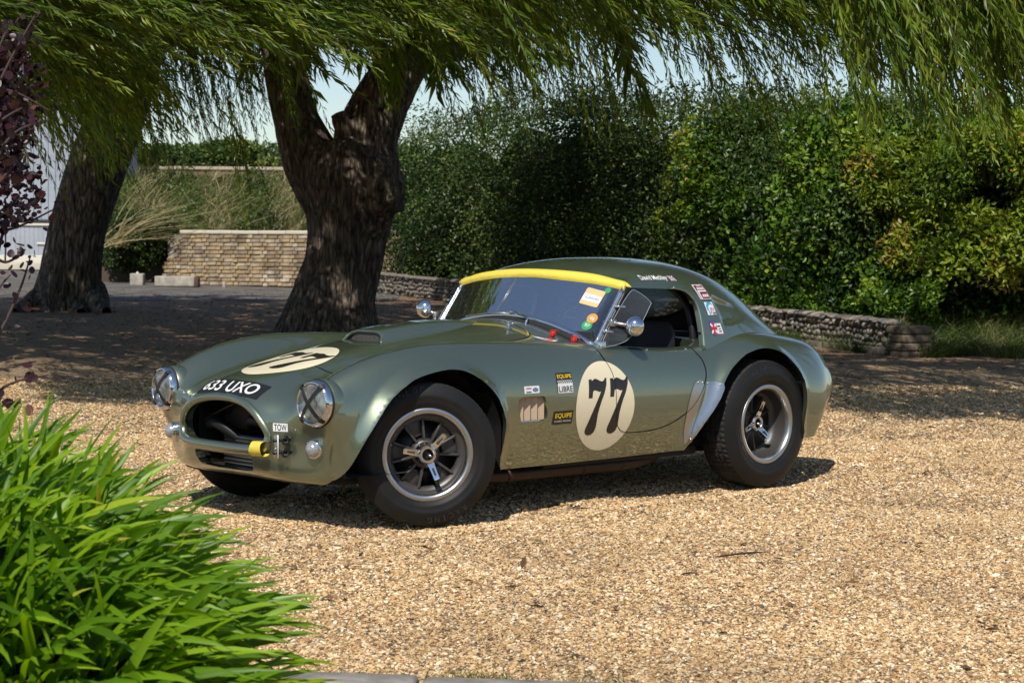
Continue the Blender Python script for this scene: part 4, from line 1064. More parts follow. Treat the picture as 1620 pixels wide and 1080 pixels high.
    K['blue'] = mat('blue_print', (.03, .07, .30), .4)
    K['sky_blue'] = mat('light_blue_print', (.05, .36, .62), .4)
    K['maroon'] = mat('maroon_print', (.22, .01, .03), .4)
    K['orange'] = mat('orange_print', (.75, .28, .05), .4)
    K['peach'] = mat('peach_print', (.80, .48, .22), .45)
    K['green'] = mat('green_print', (.04, .30, .10), .4)
    K['print_yellow'] = mat('yellow_print', (.85, .60, .02), .4)
    K['leather'] = mat('black_leather', (.010, .010, .011), .55)
    K['dash'] = mat('dash_grey', (.030, .034, .040), .6)
    K['pipe'] = mat('brown_exhaust', (.055, .035, .024), .5, .7)
    K['louvre'] = mat('gravel_reflection_louvre', (.52, .385, .26), .5, .1)  # gravel reflected in the aluminium slats, painted as a flat beige
    K['pinstripe'] = mat('olive_yellow_line', (.42, .38, .07), .3, .2, 1.0)
    K['edge'] = mat('perspex_edge', (.30, .33, .36), .25, 0, .3)
    K['letter'] = mat('moulded_rubber', (.030, .029, .028), .55)
    K['liner'] = mat('wheel_well_liner', (.012, .011, .010), .9)
    K['brown'] = mat('brown_panel', (.045, .030, .020), .8)
    K['mesh'] = mat('scoop_mesh', (.10, .075, .06), .6)
    m_ = K['mesh']; v = nd(m_, 'ShaderNodeTexVoronoi'); v.inputs['Scale'].default_value = 160; lk(m_, coords(m_), v.inputs['Vector'])
    lk(m_, ramp(m_, v.outputs['Distance'], [(.25, (.004, .004, .004)), (.55, (.085, .075, .07))]), bsdf(m_).inputs['Base Color'])
    K['red_plastic'] = mat('red_plastic', (.62, .03, .02), .35)
    K['glasslamp'] = mat('clear_lamp_cover', (.42, .42, .43), .16, .5, .6)
    return K
K = car_materials()

car = thing('sports_car', 'green metallic racing coupe with cream number 77 roundels and yellow screen tape', 'car')

# ---- body skin: rows from tail to nose, columns from centre line to sill
ROWS = [
 [(-1.80,0,.26),(-1.80,.20,.26),(-1.79,.36,.26),(-1.77,.46,.26),(-1.74,.53,.26),(-1.70,.58,.255),(-1.66,.61,.25),(-1.62,.63,.245),(-1.58,.64,.24)],
 [(-1.93,0,.36),(-1.925,.20,.36),(-1.91,.36,.36),(-1.885,.46,.36),(-1.85,.54,.355),(-1.80,.60,.345),(-1.74,.645,.33),(-1.68,.665,.30),(-1.62,.67,.24)],
 [(-2.02,0,.50),(-2.015,.20,.505),(-2.00,.36,.51),(-1.975,.47,.52),(-1.925,.565,.53),(-1.87,.63,.505),(-1.79,.68,.46),(-1.71,.70,.37),(-1.63,.70,.24)],
 [(-1.94,0,.645),(-1.935,.20,.65),(-1.92,.36,.66),(-1.895,.46,.67),(-1.85,.555,.665),(-1.79,.645,.61),(-1.73,.71,.51),(-1.67,.735,.38),(-1.60,.72,.24)],
 [(-1.78,0,.735),(-1.78,.20,.74),(-1.765,.36,.745),(-1.745,.47,.75),(-1.71,.575,.737),(-1.67,.67,.665),(-1.63,.745,.54),(-1.60,.76,.39),(-1.56,.74,.24)],
 [(-1.47,0,.79),(-1.47,.20,.79),(-1.46,.36,.79),(-1.45,.47,.795),(-1.44,.60,.785),(-1.43,.70,.715),(-1.42,.77,.57),(-1.41,.78,.41),(-1.40,.755,.24)],
 [(-1.143,0,.80),(-1.143,.20,.80),(-1.143,.37,.80),(-1.143,.49,.805),(-1.143,.62,.807),(-1.143,.715,.755),(-1.143,.785,.60),(-1.143,.785,.42),(-1.143,.75,.24)],
 [(-.85,0,.79),(-.85,.20,.79),(-.85,.36,.79),(-.85,.48,.785),(-.85,.60,.778),(-.85,.695,.735),(-.85,.76,.59),(-.85,.76,.41),(-.85,.715,.235)],
 [(-.58,0,.79),(-.58,.20,.79),(-.58,.36,.78),(-.58,.48,.765),(-.58,.60,.752),(-.58,.68,.718),(-.58,.735,.58),(-.58,.735,.40),(-.58,.69,.228)],
 [(-.25,0,.83),(-.25,.20,.82),(-.25,.38,.79),(-.25,.50,.77),(-.25,.60,.762),(-.25,.678,.728),(-.25,.732,.58),(-.25,.732,.40),(-.25,.685,.222)],
 [(.07,0,.888),(.07,.20,.872),(.07,.39,.828),(.07,.51,.793),(.07,.605,.785),(.07,.683,.74),(.07,.74,.58),(.07,.735,.395),(.07,.685,.218)],
 [(.37,0,.868),(.37,.20,.856),(.37,.38,.818),(.37,.50,.793),(.37,.61,.802),(.37,.692,.75),(.37,.752,.59),(.37,.742,.40),(.37,.69,.217)],
 [(.70,0,.838),(.70,.20,.826),(.70,.375,.783),(.70,.495,.782),(.70,.61,.812),(.70,.70,.756),(.70,.762,.60),(.70,.752,.41),(.70,.70,.218)],
 [(1.00,0,.797),(1.00,.20,.785),(1.00,.37,.742),(1.00,.485,.762),(1.00,.61,.813),(1.00,.70,.762),(1.00,.768,.605),(1.00,.76,.41),(1.00,.715,.22)],
 [(1.25,0,.752),(1.25,.195,.741),(1.25,.355,.702),(1.25,.475,.732),(1.25,.605,.79),(1.25,.70,.735),(1.25,.765,.57),(1.25,.758,.39),(1.25,.718,.22)],
 [(1.47,0,.702),(1.47,.185,.692),(1.46,.335,.660),(1.45,.46,.688),(1.45,.60,.747),(1.44,.70,.68),(1.44,.752,.53),(1.44,.745,.37),(1.43,.71,.22)],
 [(1.66,0,.652),(1.657,.17,.643),(1.638,.315,.612),(1.60,.45,.632),(1.595,.595,.69),(1.575,.69,.625),(1.555,.72,.50),(1.545,.712,.36),(1.525,.68,.215)],
 [(1.762,0,.580),(1.768,.16,.573),(1.752,.305,.548),(1.695,.445,.560),(1.702,.593,.612),(1.672,.680,.556),(1.636,.697,.455),(1.605,.678,.345),(1.575,.64,.215)],
 [(1.80,0,.49),(1.80,.16,.487),(1.782,.315,.465),(1.722,.445,.465),(1.703,.575,.490),(1.682,.643,.455),(1.65,.645,.40),(1.635,.632,.32),(1.60,.60,.212)],
 [(1.795,0,.36),(1.79,.16,.357),(1.765,.315,.350),(1.715,.43,.348),(1.674,.535,.358),(1.655,.59,.34),(1.640,.605,.31),(1.628,.598,.27),(1.60,.58,.207)],
 [(1.745,0,.235),(1.742,.16,.233),(1.732,.30,.229),(1.712,.39,.226),(1.685,.47,.224),(1.66,.525,.220),(1.638,.553,.215),(1.615,.565,.21),(1.585,.563,.203)],
 [(1.60,0,.185),(1.60,.16,.185),(1.59,.29,.184),(1.575,.37,.184),(1.555,.44,.184),(1.54,.48,.184),(1.525,.505,.184),(1.51,.52,.184),(1.49,.525,.184)],
]
def mirror_rows(rows):
    R_ = []
    for r in rows:
        r = [np.array(p, float) for p in r]
        R_.append([p*[1, -1, 1] for p in r[:0:-1]] + r)
    return np.array(R_)
G = bspline_net(mirror_rows(ROWS), 12, 8)
FARCH = smooth_poly([(1.72,.02),(1.645,.14),(1.607,.23),(1.556,.386),(1.452,.551),(1.348,.630),(1.235,.677),(1.061,.702),(.94,.672),(.828,.588),(.763,.48),(.746,.397),(.752,.245),(.76,.02)], 6)
RARCH = smooth_poly([(-.50,.02),(-.552,.20),(-.60,.30),(-.715,.45),(-.772,.563),(-.816,.618),(-.90,.675),(-.995,.716),(-1.122,.735),(-1.248,.711),(-1.335,.648),(-1.392,.57),(-1.412,.49),(-1.408,.34),(-1.40,.02)], 6)
S0 = grid_surf(G)
XZ = S0.V[:, [0, 2]]
side = np.sign(S0.V[:, 1]); big = np.abs(S0.V[:, 1]) > .5
dF = poly_sd(XZ, FARCH); dR = poly_sd(XZ, RARCH)
def flare(d, A, w):
    t = np.clip(1 - np.clip(d, 0, 9)/w, 0, 1); return A*t**1.25
S0.V[:, 1] += side*big*(np.where(dF > -.03, flare(dF, .034, .055), .034) + np.where(dR > -.03, flare(dR, .036, .06), .036))*sstep(.16, .30, S0.V[:, 2])
Gd = S0.V.reshape(G.shape); S0 = grid_surf(Gd)
BVH = BVHTree.FromPolygons([tuple(v) for v in S0.V], S0.F)

def body_val(fn_poly, P, cols, cond): ...
B = S0
def clip_arch(Bs, poly):
    d = poly_sd(Bs.V[:, [0, 2]], poly); d = np.where(np.abs(Bs.V[:, 1]) < .44, .2, d)
    return Bs.clip(d)
flanges = MB()
for poly in (FARCH, RARCH):
    B, cuts = clip_arch(B, poly)
    c = poly.mean(0)
    def fold(V, N):
        W = V.copy(); W[:, 1] -= np.sign(W[:, 1])*.035
        W[:, 0] += (W[:, 0] - c[0])*.03; W[:, 2] += (W[:, 2] - c[1])*.03; return W
    flanges.add(*B.flange(cuts, fold))
# mouth and lower intake
MOUTH = smooth_poly([(0,.553),(.10,.549),(.19,.532),(.265,.495),(.312,.445),(.322,.405),(.305,.372),(.26,.356),(.16,.352),(0,.352),(-.16,.352),(-.26,.356),(-.305,.372),(-.322,.405),(-.312,.445),(-.265,.495),(-.19,.532),(-.10,.549)], 5)
LOWER = smooth_poly([(0,.312),(.17,.312),(.222,.308),(.226,.29),(.212,.255),(.19,.242),(0,.236),(-.19,.242),(-.212,.255),(-.226,.29),(-.222,.308),(-.17,.312)], 5)
for poly, dep in ((MOUTH, .05), (LOWER, .05)):
    d = poly_sd(B.V[:, [1, 2]], poly); d = np.where(B.V[:, 0] < 1.5, .2, d)
    B, cuts = B.clip(d)
    flanges.add(*B.flange(cuts, lambda V, N: V + np.array([-dep, 0, 0])))
# cockpit opening
CK = smooth_poly([(.02,0),(0.0,.30),(-.05,.56),(-.12,.612),(-.30,.618),(-.60,.615),(-.72,.60),(-.80,.50),(-.82,0),(-.80,-.50),(-.72,-.60),(-.60,-.615),(-.30,-.618),(-.12,-.612),(-.05,-.56),(0.0,-.30)], 5)
d = poly_sd(B.V[:, :2], CK); d = np.where(B.V[:, 2] < .68, .2, d)
B, cuts = B.clip(d); flanges.add(*B.flange(cuts, lambda V, N: V + np.array([0, 0, -.04])))
# side vents
VENT = smooth_poly([(.654,.534),(.640,.551),(.60,.555),(.50,.556),(.474,.550),(.464,.52),(.452,.468),(.456,.446),(.475,.439),(.55,.438),(.615,.437),(.632,.446),(.640,.48)], 4)
d = poly_sd(B.V[:, [0, 2]], VENT); d = np.where(np.abs(B.V[:, 1]) < .6, .2, d)
B, cuts = B.clip(d); flanges.add(*B.flange(cuts, lambda V, N: V - np.sign(V[:, 1:2])*np.array([[0, .018, 0]])))
# doors
DOOR = smooth_poly([(.062,.90),(.052,.80),(.030,.735),(-.012,.644),(-.022,.56),(-.023,.488),(-.035,.41),(-.06,.367),(-.119,.346),(-.232,.343),(-.35,.352),(-.45,.378),(-.558,.432),(-.62,.49),(-.66,.548),(-.690,.61),(-.690,.68),(-.665,.74),(-.655,.90)], 6)
DOOR = DOOR[DOOR[:, 1] > .2]
d = poly_sd(B.V[:, [0, 2]], DOOR); d = np.where(np.abs(B.V[:, 1]) < .56, .2, d)
door_src = B
B, _ = B.clip(d - .0022)
# bonnet panel
BON = smooth_poly([(.17,0),(.18,.20),(.21,.36),(.28,.425),(.45,.44),(.80,.425),(1.10,.395),(1.36,.375),(1.40,.34),(1.41,.20),(1.415,0),(1.41,-.20),(1.40,-.34),(1.36,-.375),(1.10,-.395),(.80,-.425),(.45,-.44),(.28,-.425),(.21,-.36),(.18,-.20)], 5)
d = poly_sd(B.V[:, :2], BON); d = np.where(B.V[:, 2] < .5, .2, d)
bon_src = B
B, _ = B.clip(d - .0018)
body = B.build('body', K['paint'], car)
flanges.build('opening_edge', K['paint'], car)
d = poly_sd(bon_src.V[:, :2], BON); d = np.where(bon_src.V[:, 2] < .5, .2, d)
bonnet_s, _ = bon_src.clip(-d - .0018)
SCOOP = smooth_poly([(.965,.10),(.962,.145),(.90,.155),(.60,.15),(.40,.12),(.25,.06),(.22,0),(.25,-.06),(.40,-.12),(.60,-.15),(.90,-.155),(.962,-.145),(.965,-.10)], 5)
bonnet = bonnet_s.build('bonnet', K['paint'], car)
for sgn, nm in ((1, 'l'), (-1, 'r')):
    d = poly_sd(door_src.V[:, [0, 2]], DOOR); d = np.where(door_src.V[:, 1]*sgn < .56, .2, d)
    ds, _ = door_src.clip(-d - .0022)
    ds.build('door', K['paint'], car)

# ---- projection of flat shapes on to a skin
def hit(bvh, p, dirn):
    h = bvh.ray_cast(Vector(p), Vector(dirn))
    return h
def refine(V, F, L):
    bm = bmesh.new(); vs_ = [bm.verts.new(v) for v in V]
    for f in F:
        try: bm.faces.new([vs_[i] for i in f])
        except ValueError: pass
    bmesh.ops.triangulate(bm, faces=bm.faces[:])
    for _ in range(7):
        e = [e for e in bm.edges if e.calc_length() > L]
        if not e: break
        bmesh.ops.subdivide_edges(bm, edges=e, cuts=1); bmesh.ops.triangulate(bm, faces=bm.faces[:])
    bm.verts.index_update()
    V = np.array([v.co[:] for v in bm.verts]); F = [tuple(v.index for v in f.verts) for f in bm.faces]; bm.free()
    return V, F
def fill(poly):
    P = [Vector((p[0], p[1], 0)) for p in poly]
    F = tessellate_polygon([P]); return np.array([v[:] for v in P]), [tuple(f) for f in F]
def text2d(s, size=1.0, shear=0.0, xscale=1.0, bold=0.0):
    bold = min(bold, .012)
    cu = bpy.data.curves.new('txt', 'FONT'); cu.body = s; cu.size = size; cu.align_x = 'CENTER'; cu.align_y = 'CENTER'
    cu.shear = shear; cu.resolution_u = 4; cu.offset = bold; cu.fill_mode = 'FRONT'
    o = bpy.data.objects.new('txt', cu); COL.objects.link(o)
    dg = bpy.context.evaluated_depsgraph_get(); me = o.evaluated_get(dg).to_mesh()
    V = np.array([v.co[:] for v in me.vertices]) if len(me.vertices) else np.zeros((0, 3)); F = [tuple(p.vertices) for p in me.polygons]
    bpy.data.objects.remove(o); bpy.data.curves.remove(cu)
    lo, hi = V.min(0), V.max(0); V = V - (lo + hi)/2; V[:, 0] *= xscale
    return V, F
def fit(VF, w, h, cx=0.0, cy=0.0):
    V, F = VF; V = V.copy(); lo, hi = V.min(0), V.max(0); V = V - (lo + hi)/2
    V[:, 0] *= w/(hi[0] - lo[0]); V[:, 1] *= h/(hi[1] - lo[1]); V[:, 0] += cx; V[:, 1] += cy
    return V, F
def rect2d(w, h, cx=0.0, cy=0.0, r=0.0):
    if r <= 0:
        p = [(-w/2, -h/2), (w/2, -h/2), (w/2, h/2), (-w/2, h/2)]
    else:
        p = []
        for sx, sy, a in ((1, 1, 0), (-1, 1, 90), (-1, -1, 180), (1, -1, 270)):
            for k in range(5):
                t = math.radians(a + 22.5*k); p.append((sx*(w/2 - r) + r*math.cos(t), sy*(h/2 - r) + r*math.sin(t)))
    return fill([(x + cx, y + cy) for x, y in p])
def ellipse2d(a, b, cx=0.0, cy=0.0, n=72):
    return fill([(cx + a*math.cos(2*math.pi*k/n), cy + b*math.sin(2*math.pi*k/n)) for k in range(n)])
def decal(name, VF, O, A, Bx, D, material, parent, eps=.0012, L=.02, bvh=None, reach=.6):
    """flat shape with axes A,Bx at origin O is dropped along D on to the skin"""
    V, F = refine(*VF, L)
    O, A, Bx, D = (np.asarray(q, float) for q in (O, A, Bx, D)); D = D/np.linalg.norm(D)
    W = []; Nn = []
    for v in V:
        p = O + A*v[0] + Bx*v[1]
        h = (bvh or BVH).ray_cast(Vector(p - D*reach), Vector(D))
        if h[0] is None:
            W.append(p); Nn.append(-D); continue
        n = np.array(h[1]); n = n if n @ D < 0 else -n
        W.append(np.array(h[0]) + n*eps); Nn.append(n)
    return obj(name, mesh(name, np.array(W), F, True), material, parent)

SEVEN = [(.165,.618),(.143,.619),(.142,.610),(.131,.617),(.116,.621),(.102,.617),(.084,.609),(.069,.606),(.056,.611),(.050,.620),(.036,.623),(.041,.592),(.060,.550),(.080,.517),(.096,.483),(.106,.450),(.109,.412),(.111,.383),(.121,.361),(.139,.350),(.159,.348),(.178,.355),(.185,.368),(.182,.384),(.170,.410),(.154,.443),(.134,.480),(.114,.513),(.094,.544),(.084,.559),(.097,.557),(.118,.564),(.132,.566),(.141,.560),(.148,.529),(.175,.529)]
SV = np.array([(-(x - .053), z - .485) for x, z in SEVEN])   # reading x grows towards the tail
DN = (0, -1, 0)
rd = decal('number_roundel', ellipse2d(.208, .2175), (.053, .72, .485), (-1, 0, 0), (0, 0, 1), DN, K['cream'], car)
rd['label'] = 'cream round number plate with 77 across the door edge'
for off in (0.0, .154):
    decal('numeral', fill(SV + [off, 0]), (.053, .72, .485), (-1, 0, 0), (0, 0, 1), DN, K['ink'], rd, .0020, .012)
rd2 = decal('number_roundel', ellipse2d(.238, .205), (1.395, 0, .75), (-1, 0, 0), (0, 1, 0), (0, 0, -1), K['cream'], car)
rd2['label'] = 'cream round number plate with 77 on the bonnet'
for off in (0.0, .152):
    q = SV + [off, 0]
    decal('numeral', fill([(v - .008, u - .012) for u, v in q*[1.10, 1.0]]), (1.395, 0, .75), (-1, 0, 0), (0, 1, 0), (0, 0, -1), K['ink'], rd2, .0020, .012)
def seam(P, w, name, axes, D, parent, keep):
    P = np.asarray(P); T = np.roll(P, -1, 0) - np.roll(P, 1, 0); T /= np.linalg.norm(T, axis=1)[:, None]
    Nn = np.c_[-T[:, 1], T[:, 0]]; runs = []; cur = []
    A, Bx = np.asarray(axes[0], float), np.asarray(axes[1], float); D = np.asarray(D, float)
    b_ = MB()
    k0 = [i for i in range(len(P)) if keep(P[i])]
    quad = []
    for i in k0:
        j = (i + 1) % len(P)
        if not keep(P[j]): continue
        q = []
        for p in (P[i] + Nn[i]*w/2, P[i] - Nn[i]*w/2, P[j] - Nn[j]*w/2, P[j] + Nn[j]*w/2):
            o_ = A*p[0] + Bx*p[1] - D*2
            h = BVH.ray_cast(Vector(o_), Vector(D))
            if h[0] is None: q = []; break
            n = np.array(h[1]); n = n if n @ D < 0 else -n
            q.append(np.array(h[0]) + n*.0030)
        if q: b_.add(np.array(q), [(0, 1, 2, 3)])
    return b_.build(name, K['trim'], parent)
seam(smooth_poly(DOOR[::2], 3), .0036, 'door_gap', ((1, 0, 0), (0, 0, 1)), (0, -1, 0), car, lambda p: p[1] < .745)
seam(smooth_poly(DOOR[::2], 3), .0036, 'door_gap', ((1, 0, 0), (0, 0, 1)), (0, 1, 0), car, lambda p: p[1] < .745)
seam(BON, .004, 'bonnet_gap', ((1, 0, 0), (0, 1, 0)), (0, 0, -1), car, lambda p: ((p[0] - 1.395)/.245)**2 + (p[1]/.212)**2 > 1)
# stickers on the front wing
def side_sticker(name, cx, cz, w, h, base, items, label=None, bvh=None, parent=car, shear=0.0, y=.75):
    rr_ = rect2d(w, h)
    if shear: rr_ = (rr_[0] + np.c_[rr_[0][:, 1]*shear, 0*rr_[0][:, 0], 0*rr_[0][:, 0]], rr_[1])
    s = decal(name, rr_, (cx, y, cz), (-1, 0, 0), (0, 0, 1), DN, base, parent, .0012, .012, bvh)
    if label: s['label'] = label
    for k, (nm, VF, m_) in enumerate(items):
        V = VF[0].copy(); V[:, 0] += V[:, 1]*shear
        decal(nm, (V, VF[1]), (cx, y, cz), (-1, 0, 0), (0, 0, 1), DN, m_, s, .0024 + .0005*k, .012, bvh)
    return s
chk = MB()
for r_ in range(3):
    for c_ in range(16):
        if (r_ + c_) % 2 == 0: chk.add(*rect2d(.108/16, .0062, -.054 + (c_ + .5)*.108/16, .0145 - r_*.0062))
CHK = (np.concatenate(chk.V), chk.F)
side_sticker('sticker', .333, .610, .108, .096, K['ink'], [
    ('white_field', rect2d(.104, .061, 0, -.0165), K['white']), ('lettering', fit(text2d('EQUIPE', 1, 0, 1, .02), .098, .021, 0, .030), K['print_yellow']),
    ('checker_row', CHK, K['black']), ('lettering', fit(text2d('LIBRE', 1, 0, 1, .02), .094, .026, 0, -.028), K['black'])], 'tall black and white sticker reading EQUIPE LIBRE')
side_sticker('sticker', .348, .4465, .135, .064, K['ink'], [
    ('lettering', fit(text2d('EQUIPE', 1, 0, 1, .012), .112, .026, .002, .008), K['print_yellow']),
    ('lettering', fit(text2d('CLASSIC RACING', 1, .1), .112, .0085, .001, -.0165), K['white'])], 'slanted black sticker reading EQUIPE CLASSIC RACING', None, car, .10)
side_sticker('sticker', .561, .588, .100, .034, K['white'], [
    ('red_bar', rect2d(.034, .0045, -.022, .007), K['red']), ('blue_bar', rect2d(.034, .0045, -.022, -.010), K['blue']),
    ('oval_badge', ellipse2d(.018, .008, .022, 0, 24), K['blue']), ('script', fit(text2d('Ford', 1, .25), .022, .008, .022, 0), K['white'])], 'small white sticker with a blue oval badge')

# number plate on the nose
def plate_arc(w, h, n=14):
    top = [(-w/2 + w*k/n, h/2) for k in range(n + 1)]; bot = [(w/2 - w*k/n, -h/2) for k in range(n + 1)]
    return fill(bot[::-1][::-1] + top) if False else fill([(x, y) for x, y in bot[::-1]] + [(x, y) for x, y in top[::-1]])
PO = np.array((1.730, 0, .606)); PA = np.array((0, 1., 0)); PB = np.array((-.74, 0, .67)); PD = np.array((-.67, 0, -.74))
pl = decal('number_plate', rect2d(.48, .100, 0, 0, .006), PO, PA, PB, PD, K['black'], car, .0014, .012)
decal('lettering', fit(text2d('633 UXO', 1, 0, 1, .012), .405, .070, 0, .002), PO, PA, PB, PD, K['white'], pl, .0030, .012)
# TOW sticker
ts = decal('tow_sticker', rect2d(.066, .036), (1.72, .398, .452), (0, 1, 0), (0, 0, 1), (-1, .0, 0), K['white'], car, .0012, .02)
decal('lettering', fit(text2d('TOW', 1, 0, 1, .02), .056, .028), (1.72, .398, .452), (0, 1, 0), (0, 0, 1), (-1, 0, 0), K['black'], ts, .0019, .02)

# ---- bonnet scoop
def scoop():
    n = 22; sec = []
    st = [(.972, .150, .045), (.93, .150, .047), (.85, .148, .048), (.72, .143, .046), (.58, .133, .042), (.44, .115, .030), (.33, .085, .016), (.26, .05, .004)]
    rows = []
    for x, hw, hh in st:
        row = []
        for k in range(n + 1):
            t = -1 + 2*k/n
            y = hw*np.sign(t)*abs(t)**.9*1.0
            prof = (1 - abs(t)**5)
            h = BVH.ray_cast(Vector((x, y, 1.2)), Vector((0, 0, -1)))[0]
            zb = h.z if h is not None else .8
            h0 = BVH.ray_cast(Vector((x, 0, 1.2)), Vector((0, 0, -1)))[0].z
            row.append((x - .03*(prof)*(x > .95), y, zb - .003 + (hh + (h0 - zb)*.9)*prof))
        rows.append(row)
    return bspline_net(np.array(rows), 6, 3)
SG = scoop(); ss = grid_surf(SG)
# one layer with thickness: outer skin and inner return
b_ = MB(); b_.add(ss.V, ss.F)
inner = SG[:6].copy(); inner[..., 2] -= .006; inner[..., 1] *= .965
isf = grid_surf(inner); b_.add(isf.V, [f[::-1] for f in isf.F])
a0 = SG[0]; a1 = inner[0]; m_ = len(a0)
b_.add(np.concatenate([a0, a1]), [(k, k + 1, m_ + k + 1, m_ + k) for k in range(m_ - 1)])
sc_o = b_.build('bonnet_scoop', K['paint'], car)
edge = a0.copy(); edge[:, 0] += .003
MB().add(*tube(edge, .0035, 8)).build('scoop_bead', K['paint'], sc_o)
mg = MB(); L_ = SG[5].copy(); lo_ = L_.copy()
for k in range(len(lo_)): lo_[k, 2] = BVH.ray_cast(Vector((lo_[k, 0], lo_[k, 1], 1.2)), Vector((0, 0, -1)))[0].z - .002
L_[:, 2] -= .006
mg.add(np.concatenate([L_, lo_]), [(k, k + 1, len(L_) + k + 1, len(L_) + k) for k in range(len(L_) - 1)])
mg.build('scoop_mesh', K['mesh'], sc_o)

# ---- nose lip and bar
def on_nose(y, z):
    h = BVH.ray_cast(Vector((3, y, z)), Vector((-1, 0, 0)))[0]; return np.array(h) if h is not None else np.array((1.75, y, z))
lipP = smooth_poly([(p[0]*1.045, .4455 + (p[1] - .4455)*1.10) for p in MOUTH[::3]], 3)
lp = np.array([on_nose(y, z) + [-.006 + .010*sstep(.42, .36, np.array(z)), 0, 0] for y, z in lipP])
MB().add(*tube(lp, [.0195 + .004*float(sstep(.42, .36, np.array(p[2]))) for p in lp], 16, True)).build('nose_lip', K['paint'], car)
# intake interior
ib = MB()
ib.add(*rbox((1.45, 0, .40), (.02, .76, .36), .004)); ib.add(*rbox((1.57, .335, .39), (.22, .01, .26), .002)); ib.add(*rbox((1.57, -.335, .39), (.22, .01, .26), .002))
ib.add(*rbox((1.56, 0, .225), (.22, .62, .01), .002))
ib.build('intake_duct', K['trim'], car)
MB().add(*rbox((1.60, -.10, .475), (.012, .26, .15), .004)).build('intake_panel', K['brown'], car)
rb = MB()
rb.add(*rbox((1.64, .05, .30), (.05, .40, .17), .006)); rad = rb.build('oil_cooler', K['black'], car)
fin = MB()
for k in range(9): fin.add(*rbox((1.667, .05, .232 + k*.0175), (.006, .39, .004), .001))
fin.build('cooler_fin', K['satin'], rad)
MB().add(*tube(smooth_poly([(1.66, -.27, .42), (1.68, -.20, .43), (1.68, -.12, .41), (1.64, -.05, .36)], 6, False), .028, 12)).build('hose', K['rubber'], car)
MB().add(*tube(smooth_poly([(1.62, .0, .42), (1.66, .06, .455), (1.66, .14, .45), (1.60, .2, .42)], 6, False), .024, 12)).build('hose', K['rubber'], car)
MB().add(*tube([(1.69, -.27, .44), (1.60, -.05, .56)], .008, 8)).build('brace_rod', K['black'], car)

# ---- headlights
def headlight(sgn):
    O = np.array((1.695, sgn*.593, .567)); ax = np.array((.985, sgn*.09, .03)); ax /= np.linalg.norm(ax)
    h = MB().add(*lathe([(.100, -.06), (.104, -.005), (.1045, .008), (.102, .018), (.097, .026), (.091, .030), (.0875, .027), (.086, .016)], 56, O, ax)).build('headlight', K['chrome'], car)
    MB().add(*lathe([(.106, -.13), (.109, -.06), (.1085, -.014), (.104, -.010)], 48, O, ax)).build('headlight_bucket', K['paint'], h)
    MB().add(*lathe([(.1075, -.012), (.1085, -.008), (.1065, -.003), (.103, -.002)], 48, O, ax)).build('rubber_seal', K['trim'], h)
    MB().add(*lathe([(.087, .016), (.075, -.02), (.05, -.048), (.02, -.06), (.001, -.062)], 40, O, ax)).build('reflector', K['chrome'], h)
    MB().add(*lathe([(.018, -.06), (.018, -.02), (.012, -.008), (.001, -.006)], 16, O, ax)).build('bulb', K['glasslamp'], h)
    dome = [(.0875*math.sin(t), .020 + .022*(math.cos(t) - math.cos(1.5))/(1 - math.cos(1.5))) for t in np.linspace(1.5, .01, 12)]
    MB().add(*lathe(dome, 48, O, ax)).build('lens', K['lens'], h)
    if True:
        up = np.array((0, 0, 1.)); lat = np.cross(up, ax); lat /= np.linalg.norm(lat); up = np.cross(ax, lat)
        for ang, nm in ((38, 'tape_strip'), (-42, 'tape_strip')):
            t = math.radians(ang); dv = lat*math.sin(t) + up*math.cos(t); wv = np.cross(ax, dv)
            rows = []
            for q in np.linspace(-.106, .106, 25):
                rr = abs(q)
                hgt = .0225 + .0235*math.sqrt(max(1 - (rr/.0875)**2, 0)) if rr < .083 else (.034 if rr < .098 else .034 - (rr - .098)*3)
                rows.append([O + dv*q + wv*s*.0095 + ax*(hgt + .0012 + (.0006 if ang > 0 else 0)) for s in (-1, 1)])
            V = np.array(rows).reshape(-1, 3); MB().add(V, [(2*k, 2*k + 1, 2*k + 3, 2*k + 2) for k in range(24)]).build(nm, K['black'], h)
for s in (1, -1): headlight(s)
def sidelight(sgn):
    h_ = on_nose(sgn*.556, .364); ax = np.array((.96, sgn*.25, -.02)); ax /= np.linalg.norm(ax)
    o = MB().add(*lathe([(.044, -.02), (.044, .010), (.041, .020), (.037, .024), (.034, .022)], 36, h_, ax)).build('side_light', K['chrome'], car)
    MB().add(*lathe([(.035, .020), (.031, .034), (.020, .044), (.008, .048), (.0005, .0485)], 28, h_, ax)).build('lens', K['glasslamp'], o)
for s in (1, -1): sidelight(s)
# tow bracket, eye bolts, yellow strap
tb = MB().add(*rbox((1.785, .425, .372), (.008, .032, .105), .004)).build('tow_bracket', K['alu'], car)
MB().add(*sphere((1.790, .425, .362), .0065, 10, 6)).build('bolt', K['chrome'], tb)
for zz in (.40, .345):
    MB().add(*tube([(1.70, .435, zz), (1.80, .425, zz)], .008, 8)).add(*tube([(1.752 + .015*math.cos(t), .446, zz + .018*math.sin(t)) for t in np.linspace(0, 2*math.pi, 14, endpoint=False)], .005, 6, True)).build('eye_bolt', K['black'], car)
ys = []
for t in np.linspace(-2.4, 2.0, 14):
    ys.append((1.792 + .030*math.cos(t), .352 + .034*math.sin(t)))
V = []
for (x, z), k in zip(ys, range(14)):
    V += [(x, .268 + .004*math.sin(k*.9), z), (x, .352 + .003*math.cos(k), z + .004)]
MB().add(np.array(V), [(2*k, 2*k + 1, 2*k + 3, 2*k + 2) for k in range(13)]).build('tow_strap', K['yellow'], car)

